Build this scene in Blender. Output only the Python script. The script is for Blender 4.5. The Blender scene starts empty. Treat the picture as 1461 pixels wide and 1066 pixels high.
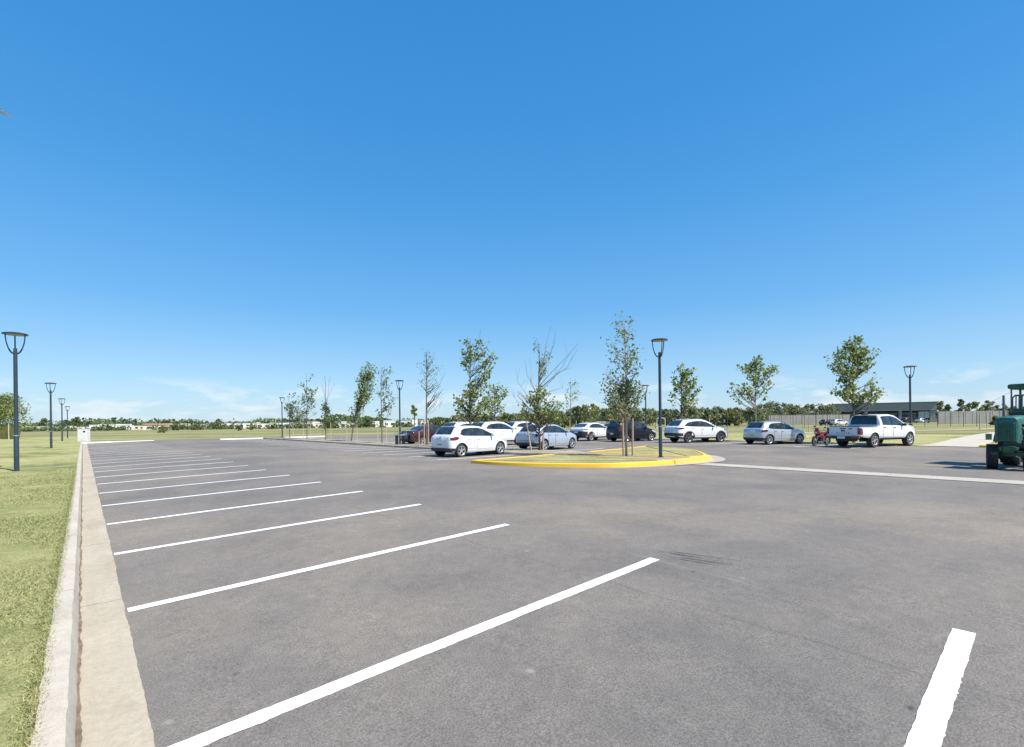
import bpy, bmesh, math, random
import numpy as np
from mathutils import Vector, Matrix
sc = bpy.context.scene
col = sc.collection
RD = math.radians
rng = np.random.default_rng(11)
F = 682.0                      # focal length of the photograph in its own pixels
CAM = 1.6
ROLL = RD(0.66)
LOT = RD(41.9)                 # the parking lot's long axis, turned from the view axis
PU = (math.cos(LOT), math.sin(LOT)); PV = (-math.sin(LOT), math.cos(LOT))
GRADE = 0.0

def L(u, v, z=0.0):
    return Vector((u*PU[0]+v*PV[0], u*PU[1]+v*PV[1], z))
def level(x, y):
    dx, dy = x-730.5, y-602.7
    return dx*math.cos(ROLL)-dy*math.sin(ROLL), dx*math.sin(ROLL)+dy*math.cos(ROLL)
def ground(x, y, z=0.0):
    a, b = level(x, y); d = F*(CAM-z)/b
    return Vector((a/F*d, d, z))
def depth(x, y, d):
    """the point d metres ahead seen at photo position x, y"""
    a, b = level(x, y)
    return Vector((a/F*d, d, CAM-b/F*d))

# ------------------------------------------------------------------ objects
def link(o, parent=None):
    col.objects.link(o)
    if parent is not None: o.parent = parent
    return o
def tag(o, label=None, cat=None, group=None, kind=None):
    if label: o['label'] = label
    if cat: o['category'] = cat
    if group: o['group'] = group
    if kind: o['kind'] = kind
    return o
def empty(name, loc=(0,0,0), rz=0.0, parent=None):
    o = bpy.data.objects.new(name, None); link(o, parent)
    o.empty_display_size = 0.2
    o.location = loc; o.rotation_euler = (0,0,rz)
    return o
def copy_tree(o, parent=None):
    c = o.copy(); link(c, parent)
    for ch in list(o.children): copy_tree(ch, c)
    return c

class MB:
    """collects shapes for ONE mesh"""
    def __init__(s): s.v=[]; s.f=[]; s.m=[]
    def add(s, vs, fs, mi=0):
        n=len(s.v); s.v += [tuple(p) for p in vs]
        s.f += [tuple(i+n for i in f) for f in fs]; s.m += [mi]*len(fs)
    def box(s, c, d, mi=0, rz=0.0, rot=None, taper=1.0):
        hx,hy,hz = d[0]/2,d[1]/2,d[2]/2
        ps=[]
        M = rot if rot is not None else Matrix.Rotation(rz,3,'Z')
        for z in (-1,1):
            t = taper if z>0 else 1.0
            for x,y in ((-1,-1),(1,-1),(1,1),(-1,1)):
                ps.append(Vector(c)+M@Vector((x*hx*t,y*hy*t,z*hz)))
        s.add(ps,[(3,2,1,0),(4,5,6,7),(0,1,5,4),(1,2,6,5),(2,3,7,6),(3,0,4,7)],mi)
    def rbox(s, c, d, b=0.02, mi=0, rot=None):
        """box with chamfered edges"""
        bm = bmesh.new(); bmesh.ops.create_cube(bm,size=1.0)
        for v in bm.verts: v.co = Vector((v.co.x*d[0],v.co.y*d[1],v.co.z*d[2]))
        bmesh.ops.bevel(bm,geom=bm.edges[:],offset=min(b,min(d)*0.45),segments=2,affect='EDGES',profile=0.6)
        M = rot if rot is not None else Matrix.Identity(3)
        bm.verts.index_update()
        s.add([Vector(c)+M@v.co for v in bm.verts],[[v.index for v in f.verts] for f in bm.faces],mi); bm.free()
    def tube(s, pts, rad, n=8, mi=0, caps=True):
        pts=[Vector(p) for p in pts]; k=len(pts)
        if not hasattr(rad,'__len__'): rad=[rad]*k
        rings=[]; ref=None
        for i,p in enumerate(pts):
            t=(pts[min(i+1,k-1)]-pts[max(i-1,0)])
            t = t.normalized() if t.length>1e-9 else Vector((0,0,1))
            if ref is None:
                ref = Vector((1,0,0)) if abs(t.x)<0.9 else Vector((0,1,0))
            a=(ref-t*ref.dot(t))
            a = a.normalized() if a.length>1e-6 else t.orthogonal().normalized()
            ref=a; b=t.cross(a)
            rings.append([p+(a*math.cos(2*math.pi*j/n)+b*math.sin(2*math.pi*j/n))*rad[i] for j in range(n)])
        vs=[q for r in rings for q in r]; fs=[]
        for i in range(k-1):
            for j in range(n):
                fs.append((i*n+j,i*n+(j+1)%n,(i+1)*n+(j+1)%n,(i+1)*n+j))
        if caps:
            fs.append(tuple(range(n-1,-1,-1))); fs.append(tuple((k-1)*n+j for j in range(n)))
        s.add(vs,fs,mi)
    def lathe(s, prof, n=20, mi=0, axis='z', c=(0,0,0)):
        """prof: (radius, height) pairs"""
        vs=[];fs=[];k=len(prof); c=Vector(c)
        for r,h in prof:
            for j in range(n):
                a=2*math.pi*j/n; x,y=r*math.cos(a),r*math.sin(a)
                vs.append(c+(Vector((x,y,h)) if axis=='z' else Vector((x,h,y)) if axis=='y' else Vector((h,x,y))))
        for i in range(k-1):
            for j in range(n):
                q=(i*n+j,i*n+(j+1)%n,(i+1)*n+(j+1)%n,(i+1)*n+j)
                fs.append(q if axis!='y' else q[::-1])
        s.add(vs,fs,mi)
    def grid(s, P, mi=0):
        """P: rows of points"""
        r=len(P); c=len(P[0]); fs=[]
        for i in range(r-1):
            for j in range(c-1):
                fs.append((i*c+j,i*c+j+1,(i+1)*c+j+1,(i+1)*c+j))
        s.add([q for row in P for q in row],fs,mi)
    def build(s, name, mats, parent=None, smooth=None, loc=None, rz=0.0, fix=False):
        me=bpy.data.meshes.new(name); me.from_pydata(s.v,[],s.f)
        if not isinstance(mats,(list,tuple)): mats=[mats]
        for m in mats: me.materials.append(m)
        if any(s.m): me.polygons.foreach_set('material_index',s.m)
        if fix:
            bm=bmesh.new(); bm.from_mesh(me)
            bmesh.ops.recalc_face_normals(bm,faces=bm.faces[:]); bm.to_mesh(me); bm.free()
        if smooth is not None: shade(me,smooth)
        me.update()
        o=bpy.data.objects.new(name,me); link(o,parent)
        if loc is not None: o.location=loc
        o.rotation_euler=(0,0,rz)
        return o
def shade(me, ang):
    me.polygons.foreach_set('use_smooth',[True]*len(me.polygons))
    if ang < 180 and hasattr(me,'set_sharp_from_angle'):
        me.set_sharp_from_angle(angle=RD(ang))
def cards(name, mat, V, parent=None, k=4):
    """V: (n,k,3) array of separate k-sided leaves -> one mesh"""
    n=len(V); me=bpy.data.meshes.new(name)
    me.vertices.add(n*k); me.vertices.foreach_set('co',np.asarray(V,dtype=np.float32).reshape(-1))
    me.loops.add(n*k); me.loops.foreach_set('vertex_index',np.arange(n*k,dtype=np.int32))
    me.polygons.add(n); me.polygons.foreach_set('loop_start',np.arange(0,n*k,k,dtype=np.int32))
    me.polygons.foreach_set('loop_total',np.full(n,k,dtype=np.int32))
    me.materials.append(mat); me.update(calc_edges=True); me.validate()
    o=bpy.data.objects.new(name,me); link(o,parent); return o

# ------------------------------------------------------------------ materials
def node(nt, t, **kw):
    n=nt.nodes.new(t)
    for k,v in kw.items():
        if k in n.inputs.keys() if isinstance(k,str) else False: n.inputs[k].default_value=v
        else: setattr(n,k,v)
    return n
def newmat(name):
    m=bpy.data.materials.new(name); m.use_nodes=True
    nt=m.node_tree; b=nt.nodes['Principled BSDF']; return m,nt,b
def c4(c): return (c[0],c[1],c[2],1.0)
def noise(nt, scale, detail=4.0, rough=0.55, vec=None, dist=0.0):
    n=nt.nodes.new('ShaderNodeTexNoise'); n.inputs['Scale'].default_value=scale
    n.inputs['Detail'].default_value=detail; n.inputs['Roughness'].default_value=rough
    n.inputs['Distortion'].default_value=dist
    if vec is not None: nt.links.new(vec,n.inputs['Vector'])
    return n.outputs['Fac']
def ramp(nt, fac, stops, interp='LINEAR'):
    r=nt.nodes.new('ShaderNodeValToRGB'); nt.links.new(fac,r.inputs['Fac'])
    r.color_ramp.interpolation=interp
    e=r.color_ramp.elements
    while len(e)<len(stops): e.new(0.5)
    for i,(p,c) in enumerate(stops):
        e[i].position=p; e[i].color=c4(c) if hasattr(c,'__len__') else (c,c,c,1)
    return r.outputs['Color']
def mix(nt, fac, a, b, mode='MIX'):
    m=nt.nodes.new('ShaderNodeMix'); m.data_type='RGBA'; m.blend_type=mode
    for i,x in ((0,fac),(6,a),(7,b)):
        if hasattr(x,'is_linked'): nt.links.new(x,m.inputs[i])
        elif i==0: m.inputs[0].default_value=x
        else: m.inputs[i].default_value=c4(x)
    return m.outputs[2]
def coords(nt, scale=None, kind='Object'):
    t=nt.nodes.new('ShaderNodeTexCoord'); o=t.outputs[kind]
    if scale is None: return o
    m=nt.nodes.new('ShaderNodeMapping'); m.inputs['Scale'].default_value=scale
    nt.links.new(o,m.inputs['Vector']); return m.outputs['Vector']
def bump(nt, b, h, strength=0.3, dist=0.01):
    n=nt.nodes.new('ShaderNodeBump'); n.inputs['Strength'].default_value=strength
    n.inputs['Distance'].default_value=dist
    nt.links.new(h,n.inputs['Height']); nt.links.new(n.outputs['Normal'],b.inputs['Normal'])
def plain(name, c, rough=0.6, metal=0.0, var=0.12, scale=6.0, coat=0.0, spec=None, bmp=0.0):
    m,nt,b=newmat(name); v=coords(nt)
    f=noise(nt,scale,5,0.6,v)
    lo=[x*(1-var) for x in c]; hi=[min(1,x*(1+var)) for x in c]
    nt.links.new(ramp(nt,f,[(0.3,lo),(0.7,hi)]),b.inputs['Base Color'])
    b.inputs['Roughness'].default_value=rough; b.inputs['Metallic'].default_value=metal
    if coat: b.inputs['Coat Weight'].default_value=coat; b.inputs['Coat Roughness'].default_value=0.04
    if spec is not None: b.inputs['Specular IOR Level'].default_value=spec
    if bmp: bump(nt,b,f,bmp,0.01)
    return m
def leafmat(name, dark, light, trans=0.3, hue=None):
    m,nt,b=newmat(name)
    g=nt.nodes.new('ShaderNodeNewGeometry')
    stops=[(0.0,dark),(0.6,[(a+c)/2 for a,c in zip(dark,light)]),(1.0,light)]
    if hue: stops=[(0.0,dark),(0.55,light),(0.9,light),(1.0,hue)]
    c=ramp(nt,g.outputs['Random Per Island'],stops)
    nt.links.new(c,b.inputs['Base Color']); b.inputs['Roughness'].default_value=0.5
    b.inputs['Specular IOR Level'].default_value=0.35
    t=nt.nodes.new('ShaderNodeBsdfTranslucent'); nt.links.new(c,t.inputs['Color'])
    mx=nt.nodes.new('ShaderNodeMixShader'); mx.inputs[0].default_value=trans
    nt.links.new(b.outputs[0],mx.inputs[1]); nt.links.new(t.outputs[0],mx.inputs[2])
    nt.links.new(mx.outputs[0],nt.nodes['Material Output'].inputs['Surface'])
    return m

M={}
def asphalt():
    m,nt,b=newmat('asphalt'); v=coords(nt)
    big=noise(nt,0.16,5,0.55,v); mid=noise(nt,0.9,6,0.65,v,0.4); fine=noise(nt,9,6,0.7,v); grit=noise(nt,85,3,0.7,v)
    c=ramp(nt,big,[(0.34,(0.148,0.136,0.124)),(0.50,(0.187,0.166,0.145)),(0.66,(0.238,0.204,0.164))])
    c=mix(nt,0.55,c,ramp(nt,mid,[(0.3,(0.36,0.36,0.37)),(0.5,(0.5,0.5,0.5)),(0.72,(0.62,0.60,0.57))]),'OVERLAY')
    c=mix(nt,0.6,c,ramp(nt,fine,[(0.3,(0.40,0.40,0.40)),(0.72,(0.60,0.60,0.60))]),'OVERLAY')
    c=mix(nt,0.75,c,ramp(nt,grit,[(0.30,(0.22,0.22,0.22)),(0.70,(0.78,0.77,0.75))]),'OVERLAY')
    # oil drips
    w=nt.nodes.new('ShaderNodeTexVoronoi'); w.inputs['Scale'].default_value=1.05; nt.links.new(coords(nt,(1,1.6,1)),w.inputs['Vector'])
    d=ramp(nt,w.outputs['Distance'],[(0.018,1.0),(0.045,0.0)])
    gate=ramp(nt,w.outputs['Color'],[(0.46,0.0),(0.50,1.0)])
    dg=mix(nt,1.0,d,gate,'MULTIPLY')
    c=mix(nt,mix(nt,1.0,dg,(0.75,0.75,0.75),'MULTIPLY'),c,(0.045,0.043,0.042))
    # pale scuffs and dust drawn along the driving direction
    sv=coords(nt,(1.6,0.35,1)); s=noise(nt,1.7,8,0.72,sv,0.8)
    c=mix(nt,ramp(nt,s,[(0.62,0.0),(0.78,0.55)]),c,(0.30,0.28,0.25))
    s2=noise(nt,2.6,7,0.75,coords(nt,(0.5,1.3,1)),1.2)
    c=mix(nt,ramp(nt,s2,[(0.66,0.0),(0.76,0.45)]),c,(0.085,0.083,0.082))
    w2=nt.nodes.new('ShaderNodeTexVoronoi'); w2.inputs['Scale'].default_value=2.3; nt.links.new(coords(nt,(1,0.8,1)),w2.inputs['Vector'])
    d2=mix(nt,1.0,ramp(nt,w2.outputs['Distance'],[(0.03,1.0),(0.085,0.0)]),ramp(nt,w2.outputs['Color'],[(0.55,0.0),(0.60,0.38)]),'MULTIPLY')
    c=mix(nt,mix(nt,1.0,d2,ramp(nt,fine,[(0.42,0.0),(0.55,1.0)]),'MULTIPLY'),c,(0.42,0.40,0.37))
    st=noise(nt,1.0,9,0.78,coords(nt,(0.22,7.0,1)),0.9)
    c=mix(nt,mix(nt,1.0,ramp(nt,st,[(0.60,0.0),(0.70,0.5)]),ramp(nt,mid,[(0.42,0.0),(0.60,1.0)]),'MULTIPLY'),c,(0.085,0.080,0.078))
    sx=nt.nodes.new('ShaderNodeSeparateXYZ'); nt.links.new(v,sx.inputs[0])
    wv=nt.nodes.new('ShaderNodeMath'); wv.operation='MULTIPLY_ADD'; nt.links.new(noise(nt,1.2,5,0.6,v),wv.inputs[0]); wv.inputs[1].default_value=0.16; nt.links.new(sx.outputs['X'],wv.inputs[2])
    pp=nt.nodes.new('ShaderNodeMath'); pp.operation='PINGPONG'; nt.links.new(wv.outputs[0],pp.inputs[0]); pp.inputs[1].default_value=1.9
    c=mix(nt,mix(nt,1.0,ramp(nt,pp.outputs[0],[(0.005,0.32),(0.020,0.0)]),ramp(nt,mid,[(0.40,0.0),(0.55,1.0)]),'MULTIPLY'),c,(0.075,0.07,0.068))
    cr=nt.nodes.new('ShaderNodeTexVoronoi'); cr.feature='DISTANCE_TO_EDGE'; cr.inputs['Scale'].default_value=0.42
    cv=nt.nodes.new('ShaderNodeVectorMath'); cv.operation='MULTIPLY_ADD'; nn=nt.nodes.new('ShaderNodeTexNoise'); nn.inputs['Scale'].default_value=2.2; nn.inputs['Detail'].default_value=6; nt.links.new(v,nn.inputs['Vector'])
    nt.links.new(nn.outputs['Color'],cv.inputs[0]); cv.inputs[1].default_value=(0.5,0.5,0.5); nt.links.new(v,cv.inputs[2]); nt.links.new(cv.outputs[0],cr.inputs['Vector'])
    c=mix(nt,mix(nt,1.0,ramp(nt,cr.outputs['Distance'],[(0.0018,0.22),(0.005,0.0)]),ramp(nt,big,[(0.46,0.0),(0.58,1.0)]),'MULTIPLY'),c,(0.07,0.066,0.063))
    nt.links.new(c,b.inputs['Base Color']); b.inputs['Roughness'].default_value=0.85
    b.inputs['Specular IOR Level'].default_value=0.25
    bump(nt,b,grit,0.55,0.006)
    return m
def concrete(name, lo, hi, joints=None, stain=None):
    m,nt,b=newmat(name); v=coords(nt)
    a=noise(nt,0.8,6,0.6,v); f=noise(nt,14,6,0.7,v); g=noise(nt,90,3,0.7,v)
    c=ramp(nt,a,[(0.3,lo),(0.7,hi)])
    c=mix(nt,0.6,c,ramp(nt,f,[(0.3,(0.40,0.40,0.40)),(0.7,(0.58,0.58,0.58))]),'OVERLAY')
    c=mix(nt,0.5,c,ramp(nt,g,[(0.3,(0.38,0.38,0.38)),(0.7,(0.6,0.6,0.6))]),'OVERLAY')
    if stain:
        s=noise(nt,1.3,7,0.7,coords(nt,(2.4,0.6,1)),0.6)
        c=mix(nt,ramp(nt,s,[(0.52,0.0),(0.72,0.6)]),c,stain)
    if joints:
        sx=nt.nodes.new('ShaderNodeSeparateXYZ'); nt.links.new(v,sx.inputs[0])
        wob=noise(nt,3.5,4,0.6,v)
        ad=nt.nodes.new('ShaderNodeMath'); ad.operation='MULTIPLY_ADD'; nt.links.new(wob,ad.inputs[0]); ad.inputs[1].default_value=0.12
        nt.links.new(sx.outputs['Y'],ad.inputs[2])
        md=nt.nodes.new('ShaderNodeMath'); md.operation='PINGPONG'; nt.links.new(ad.outputs[0],md.inputs[0]); md.inputs[1].default_value=joints/2
        c=mix(nt,ramp(nt,md.outputs[0],[(0.004,0.75),(0.012,0.0)]),c,(0.10,0.09,0.075))
    nt.links.new(c,b.inputs['Base Color']); b.inputs['Roughness'].default_value=0.88
    bump(nt,b,f,0.35,0.012)
    return m
def paint(name, c, wear=0.14):
    m,nt,b=newmat(name); v=coords(nt)
    f=noise(nt,26,6,0.75,v); a=noise(nt,1.6,5,0.6,v)
    cc=mix(nt,ramp(nt,a,[(0.35,0.0),(0.8,0.30)]),c,[x*0.86 for x in c])
    w=ramp(nt,f,[(0.69-wear*0.3,0.0),(0.80,0.45)])
    cc=mix(nt,w,cc,(0.33,0.31,0.28))
    nt.links.new(cc,b.inputs['Base Color']); b.inputs['Roughness'].default_value=0.7
    bump(nt,b,noise(nt,80,3,0.7,v),0.3,0.004)
    return m
def turf(name, g1, g2, dry, s=1.0, streak=None):
    m,nt,b=newmat(name); v=coords(nt)
    a=noise(nt,0.22*s,6,0.62,v,0.5); f=noise(nt,5*s,7,0.72,v); h=noise(nt,42*s,4,0.75,v)
    c=ramp(nt,a,[(0.30,g1),(0.48,g2),(0.66,dry)])
    a2=noise(nt,0.9*s,6,0.7,v,0.7)
    c=mix(nt,ramp(nt,a2,[(0.46,0.0),(0.66,0.65)]),c,dry)
    c=mix(nt,0.75,c,ramp(nt,f,[(0.3,(0.33,0.33,0.33)),(0.7,(0.66,0.66,0.64))]),'OVERLAY')
    c=mix(nt,0.7,c,ramp(nt,h,[(0.28,(0.22,0.22,0.22)),(0.72,(0.76,0.76,0.72))]),'OVERLAY')
    if streak:
        st=noise(nt,1.0,6,0.6,coords(nt,streak),0.3)
        c=mix(nt,ramp(nt,st,[(0.38,0.75),(0.52,0.0)]),c,[x*0.72 for x in g1])
        st2=noise(nt,2.3,5,0.6,coords(nt,streak),0.3)
        c=mix(nt,ramp(nt,st2,[(0.52,0.0),(0.66,0.7)]),c,[x*1.18 for x in dry])
    nt.links.new(c,b.inputs['Base Color']); b.inputs['Roughness'].default_value=0.95
    b.inputs['Specular IOR Level'].default_value=0.1
    bump(nt,b,h,0.8,0.03)
    return m
M['asphalt']=asphalt()
M['kerb']=concrete('kerb concrete',(0.42,0.365,0.285),(0.52,0.46,0.37),3.0,(0.27,0.23,0.17))
M['gutter']=concrete('gutter concrete',(0.37,0.312,0.228),(0.46,0.39,0.292),2.9,(0.27,0.21,0.14))
M['channel']=concrete('channel concrete',(0.37,0.33,0.265),(0.46,0.415,0.345),3.0)
M['pathway']=concrete('path concrete',(0.44,0.385,0.30),(0.51,0.45,0.36),None)
M['line']=paint('road paint',(0.80,0.80,0.79))
M['yellow']=paint('yellow kerb paint',(0.80,0.485,0.035),0.3)
M['yellow_old']=paint('worn yellow paint',(0.72,0.46,0.10),0.4)
M['whitekerb']=paint('white kerb paint',(0.80,0.80,0.79),0.1)
M['apron']=concrete('island apron',(0.36,0.31,0.25),(0.43,0.38,0.31))
M['median']=concrete('median dirt',(0.27,0.215,0.14),(0.38,0.31,0.21),None,(0.20,0.19,0.085))
M['lawn']=turf('lawn',(0.14,0.168,0.064),(0.28,0.28,0.113),(0.41,0.375,0.185))
M['islandlawn']=turf('island lawn',(0.21,0.21,0.085),(0.32,0.295,0.135),(0.42,0.37,0.20),2.4)
M['field']=turf('field',(0.135,0.15,0.062),(0.22,0.215,0.09),(0.32,0.28,0.145),0.35,(0.012,0.085,1))
M['blade']=leafmat('grass blades',(0.13,0.17,0.056),(0.41,0.40,0.175),0.3,(0.55,0.47,0.28))
M['leafhaze']=leafmat('haze-pale leaves',(0.12,0.145,0.08),(0.33,0.345,0.18),0.42)  # slight distance haze put into the colour: paler olive-grey leaves
M['bark']=plain('bark',(0.115,0.097,0.078),0.9,0,0.35,9,bmp=0.5)
M['palebark']=plain('pale bark',(0.30,0.26,0.20),0.9,0,0.3,9,bmp=0.5)
M['twig']=plain('bare twigs',(0.20,0.15,0.11),0.9,0,0.25,9)
M['leaf']=leafmat('plane leaves',(0.13,0.175,0.048),(0.38,0.42,0.14),0.46)
M['leafdark']=leafmat('dark leaves',(0.065,0.105,0.038),(0.20,0.245,0.09),0.36)
M['leafolive']=leafmat('olive leaves',(0.13,0.15,0.05),(0.32,0.31,0.125),0.38)
M['leafthin']=leafmat('thin leaves',(0.12,0.165,0.07),(0.35,0.40,0.18),0.46)
M['wood']=plain('stake wood',(0.36,0.26,0.18),0.85,0,0.25,12,bmp=0.3)
M['palewood']=plain('pale stake wood',(0.47,0.39,0.26),0.85,0,0.2,12)
M['lamp']=plain('lamp steel',(0.034,0.050,0.070),0.42,0.2,0.15,3)
M['lampunder']=plain('lamp diffuser',(0.30,0.28,0.24),0.5,0,0.15,4)
M['steel']=plain('galvanised steel',(0.42,0.43,0.44),0.45,0.6,0.15,5)
M['darksteel']=plain('dark fence steel',(0.07,0.085,0.08),0.6,0.2,0.2,5)
M['cabinet']=plain('cabinet paint',(0.62,0.62,0.60),0.5,0,0.08,3)
M['glass']=plain('tinted car glass',(0.024,0.034,0.040),0.05,0,0.85,2.6,spec=0.7)
M['glassframe']=plain('window frame black',(0.010,0.010,0.011),0.35,0,0.1,5,spec=0.3)
M['blackplastic']=plain('black plastic',(0.022,0.022,0.024),0.55,0,0.2,8)
M['greyplastic']=plain('grey plastic',(0.075,0.075,0.08),0.6,0,0.2,8)
M['tyre']=plain('tyre rubber',(0.028,0.027,0.027),0.85,0,0.2,20)
M['rim']=plain('alloy',(0.62,0.62,0.63),0.28,0.75,0.06,6)
M['rimdark']=plain('dark alloy',(0.23,0.23,0.24),0.3,0.7,0.1,6)
M['redlight']=plain('red lens',(0.13,0.010,0.014),0.25,0,0.6,14,coat=0.4)
M['darkred']=plain('dark red lens',(0.09,0.012,0.014),0.12,0,0.15,9,coat=1.0)
M['headlight']=plain('headlight lens',(0.55,0.56,0.58),0.08,0.3,0.15,9,coat=1.0)
M['plate']=plain('number plate',(0.62,0.64,0.66),0.4,0,0.1,20)
def carpaint(name,c,metal=0.0,rough=0.32): return plain(name,c,rough,metal,0.035,2.0,coat=1.0)
M['whitecar']=carpaint('white car paint',(0.66,0.67,0.68))
M['silvercar']=carpaint('silver car paint',(0.50,0.53,0.57),0.45,0.30)
M['bluecar']=carpaint('light grey car paint',(0.42,0.48,0.56),0.35,0.30)
M['blackcar']=plain('black car paint',(0.010,0.010,0.016),0.35,0,0.05,2,coat=0.35,spec=0.3)
M['maroon']=carpaint('maroon car paint',(0.042,0.010,0.016),0.0)
M['redbike']=carpaint('red motorcycle paint',(0.20,0.012,0.020))
M['green']=plain('tractor green',(0.022,0.095,0.05),0.5,0.1,0.4,9,coat=0.15)
M['teal']=plain('faded tractor green',(0.022,0.115,0.095),0.5,0.1,0.5,16)
M['engine']=plain('engine iron',(0.11,0.13,0.15),0.55,0.4,0.4,9)
M['housewhite']=plain('white render',(0.74,0.73,0.70),0.8,0,0.06,0.5)
M['housecream']=plain('cream render',(0.60,0.54,0.44),0.8,0,0.08,0.5)
M['housegrey']=plain('grey render',(0.40,0.40,0.39),0.8,0,0.1,0.5)
M['terracotta']=plain('terracotta',(0.33,0.17,0.11),0.8,0,0.2,0.8)
M['darkroof']=plain('dark roof',(0.13,0.12,0.115),0.7,0,0.15,0.8)
M['pane']=plain('house glass',(0.05,0.06,0.075),0.1,0,0.2,0.6)
M['panelwall']=plain('grey boundary wall',(0.26,0.25,0.235),0.85,0,0.15,0.25)
M['cladding']=plain('grey cladding',(0.29,0.28,0.265),0.6,0.0,0.1,0.2)
M['shopglass']=plain('pale glazing',(0.36,0.44,0.47),0.15,0,0.15,0.3)
M['joint']=plain('dirt in the joint',(0.17,0.13,0.09),0.95,0,0.45,7)
M['scuff']=plain('tyre rubber on the paving',(0.075,0.071,0.068),0.8,0,0.3,30)
# ================================================================== the setting
def lot(mb, name, mat, smooth=None, kind='structure', parent=None):
    """mesh whose x,y are the lot's across/along axes"""
    o=mb.build(name,mat,parent,smooth,rz=LOT)
    if kind: tag(o,kind=kind)
    return o
def asph(u):
    """height of the paving: it falls to the gutter on the left and to the channel on the right"""
    k=[(-99,0),(0.3,0),(2.5,0.046),(5.0,0.088),(6.5,0.100),(8.5,0.085),(12,0.02),(16,0.0),(99,0)]
    return float(np.interp(u,[a for a,_ in k],[b for _,b in k]))
Z0=0.0
UEND=35.2
# far field: one sheet to the horizon
g=MB(); S=4000.0
g.add([(-S,-300,-0.035),(S,-300,-0.035),(S,S,-0.035),(-S,S,-0.035)],[(0,1,2,3)])
tag(g.build('field',M['field']),kind='structure')
# paving
us=[0.20,0.30]+[0.30+0.5*i for i in range(1,34)]+[17.5,24,30,UEND]
vs=[-60,-40,-25]+[-15+2*i for i in range(41)]
g=MB(); g.grid([[(u,v,asph(u)) for u in us] for v in vs])
lot(g,'asphalt',M['asphalt'],180)
# left kerb and gutter
def strip(rows, v0, v1, step, jit=0.0, seed=1):
    """rows: (u,z,jitter); swept along v"""
    r=random.Random(seed); P=[]; n=int((v1-v0)/step)+1
    walk=[0.0]*len(rows)
    for i in range(n+1):
        v=v0+(v1-v0)*i/n; row=[]
        for j,(u,z,w) in enumerate(rows):
            walk[j]=walk[j]*0.78+r.uniform(-w,w); row.append((u+walk[j],v,z))
        P.append(row)
    m=MB(); m.grid(P); return m
m=strip([(-0.045,0.0,0),(0.258,0.006,0.0045),(0.262,-0.01,0.0)],-15,65,0.045,seed=4)
lot(m,'gutter',M['gutter'],50)
m=strip([(-0.22,0.02,0.0),(-0.195,0.118,0.003),(-0.10,0.122,0.002),(-0.075,0.112,0.003),(-0.058,0.06,0.003),(-0.042,0.002,0.003)],-15,65,0.05,seed=5)
lot(m,'kerb',M['kerb'],28)
m=strip([(-0.047,0.0075,0.002),(-0.028,0.0075,0.006)],-15,65,0.04,seed=17)
lot(m,'kerb_joint',M['joint'])
# lawn left of the kerb, level with the kerb top
lu=[-0.17,-0.6,-1.5,-3,-5,-8,-12,-18,-26,-36,-50]; lv=[-15+1.0*i for i in range(80)]+[70,80,95,120]
r=random.Random(3); P=[]
for v in lv:
    row=[]
    for u in lu:
        z=0.108+(0.0 if u>-0.3 else r.uniform(-0.012,0.02))
        if v>68: z=0.108-0.13*min(1,(v-68)/30)
        row.append((u,v,z))
    P.append(row)
g=MB(); g.grid(P); lot(g,'lawn',M['lawn'],180)
# white painted kerbs across the far end
def kerbblock(u0,u1,v,name='end_kerb',mat='whitekerb',w=0.35,h=0.13):
    b=MB(); b.rbox(((u0+u1)/2,v,h/2-0.02),(abs(u1-u0),w,h+0.04),0.03)
    return lot(b,name,M[mat])
kerbblock(-0.1,5.6,63.4); kerbblock(11.4,15.8,61.8); kerbblock(18.4,23.4,62.4)
# stall lines
def stall(u0,u1,v,w=0.105,seed=0,rough=0.006,slant=0.0):
    r=random.Random(seed); n=max(8,int((u1-u0)/0.022)); P=[[],[],[]]
    wa=wb_=0.0
    for i in range(n+1):
        u=u0+(u1-u0)*i/n; z=asph(u)+0.004
        wa=wa*0.80+r.uniform(-1,1)*rough*0.55; wb_=wb_*0.80+r.uniform(-1,1)*rough*0.4
        a=wa-(r.random()<0.07)*rough*1.2; b=wb_
        P[0].append((u,v-w/2+a+slant*(u-u0),z)); P[1].append((u,v+slant*(u-u0),z)); P[2].append((u,v+w/2+b+slant*(u-u0),z))
    m=MB(); m.grid(P); return lot(m,'stall_marking',M['line'])
SP=2.475
for k in range(-1,24):
    v=2.87+SP*(k); stall(0.275,4.66+0.03*math.sin(k*7.1),v,seed=k+5,rough=0.0045 if k<0 else 0.004,w=0.12)
for k in range(0,19):
    v=14.95+SP*k
    if k>0: stall(11.3,15.75,v,seed=70+k,w=0.12)
    if k>0: stall(18.25,22.9,v,seed=99+k,w=0.12)
for k,v in enumerate((8.2,10.9,13.6,16.3,19.0,21.8,24.6,27.4,30,32.6,35.2)):
    stall(30.6,35.0,v-1.2,seed=130+k,w=0.12,slant=-0.33)
# concrete channel from the island towards the right
P=strip([(16.35,0.012,0.004),(16.8,0.006,0.0),(17.25,0.012,0.004)],-45,9.3,0.15,seed=8)
lot(P,'drainage_channel',M['channel'],180)

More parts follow.
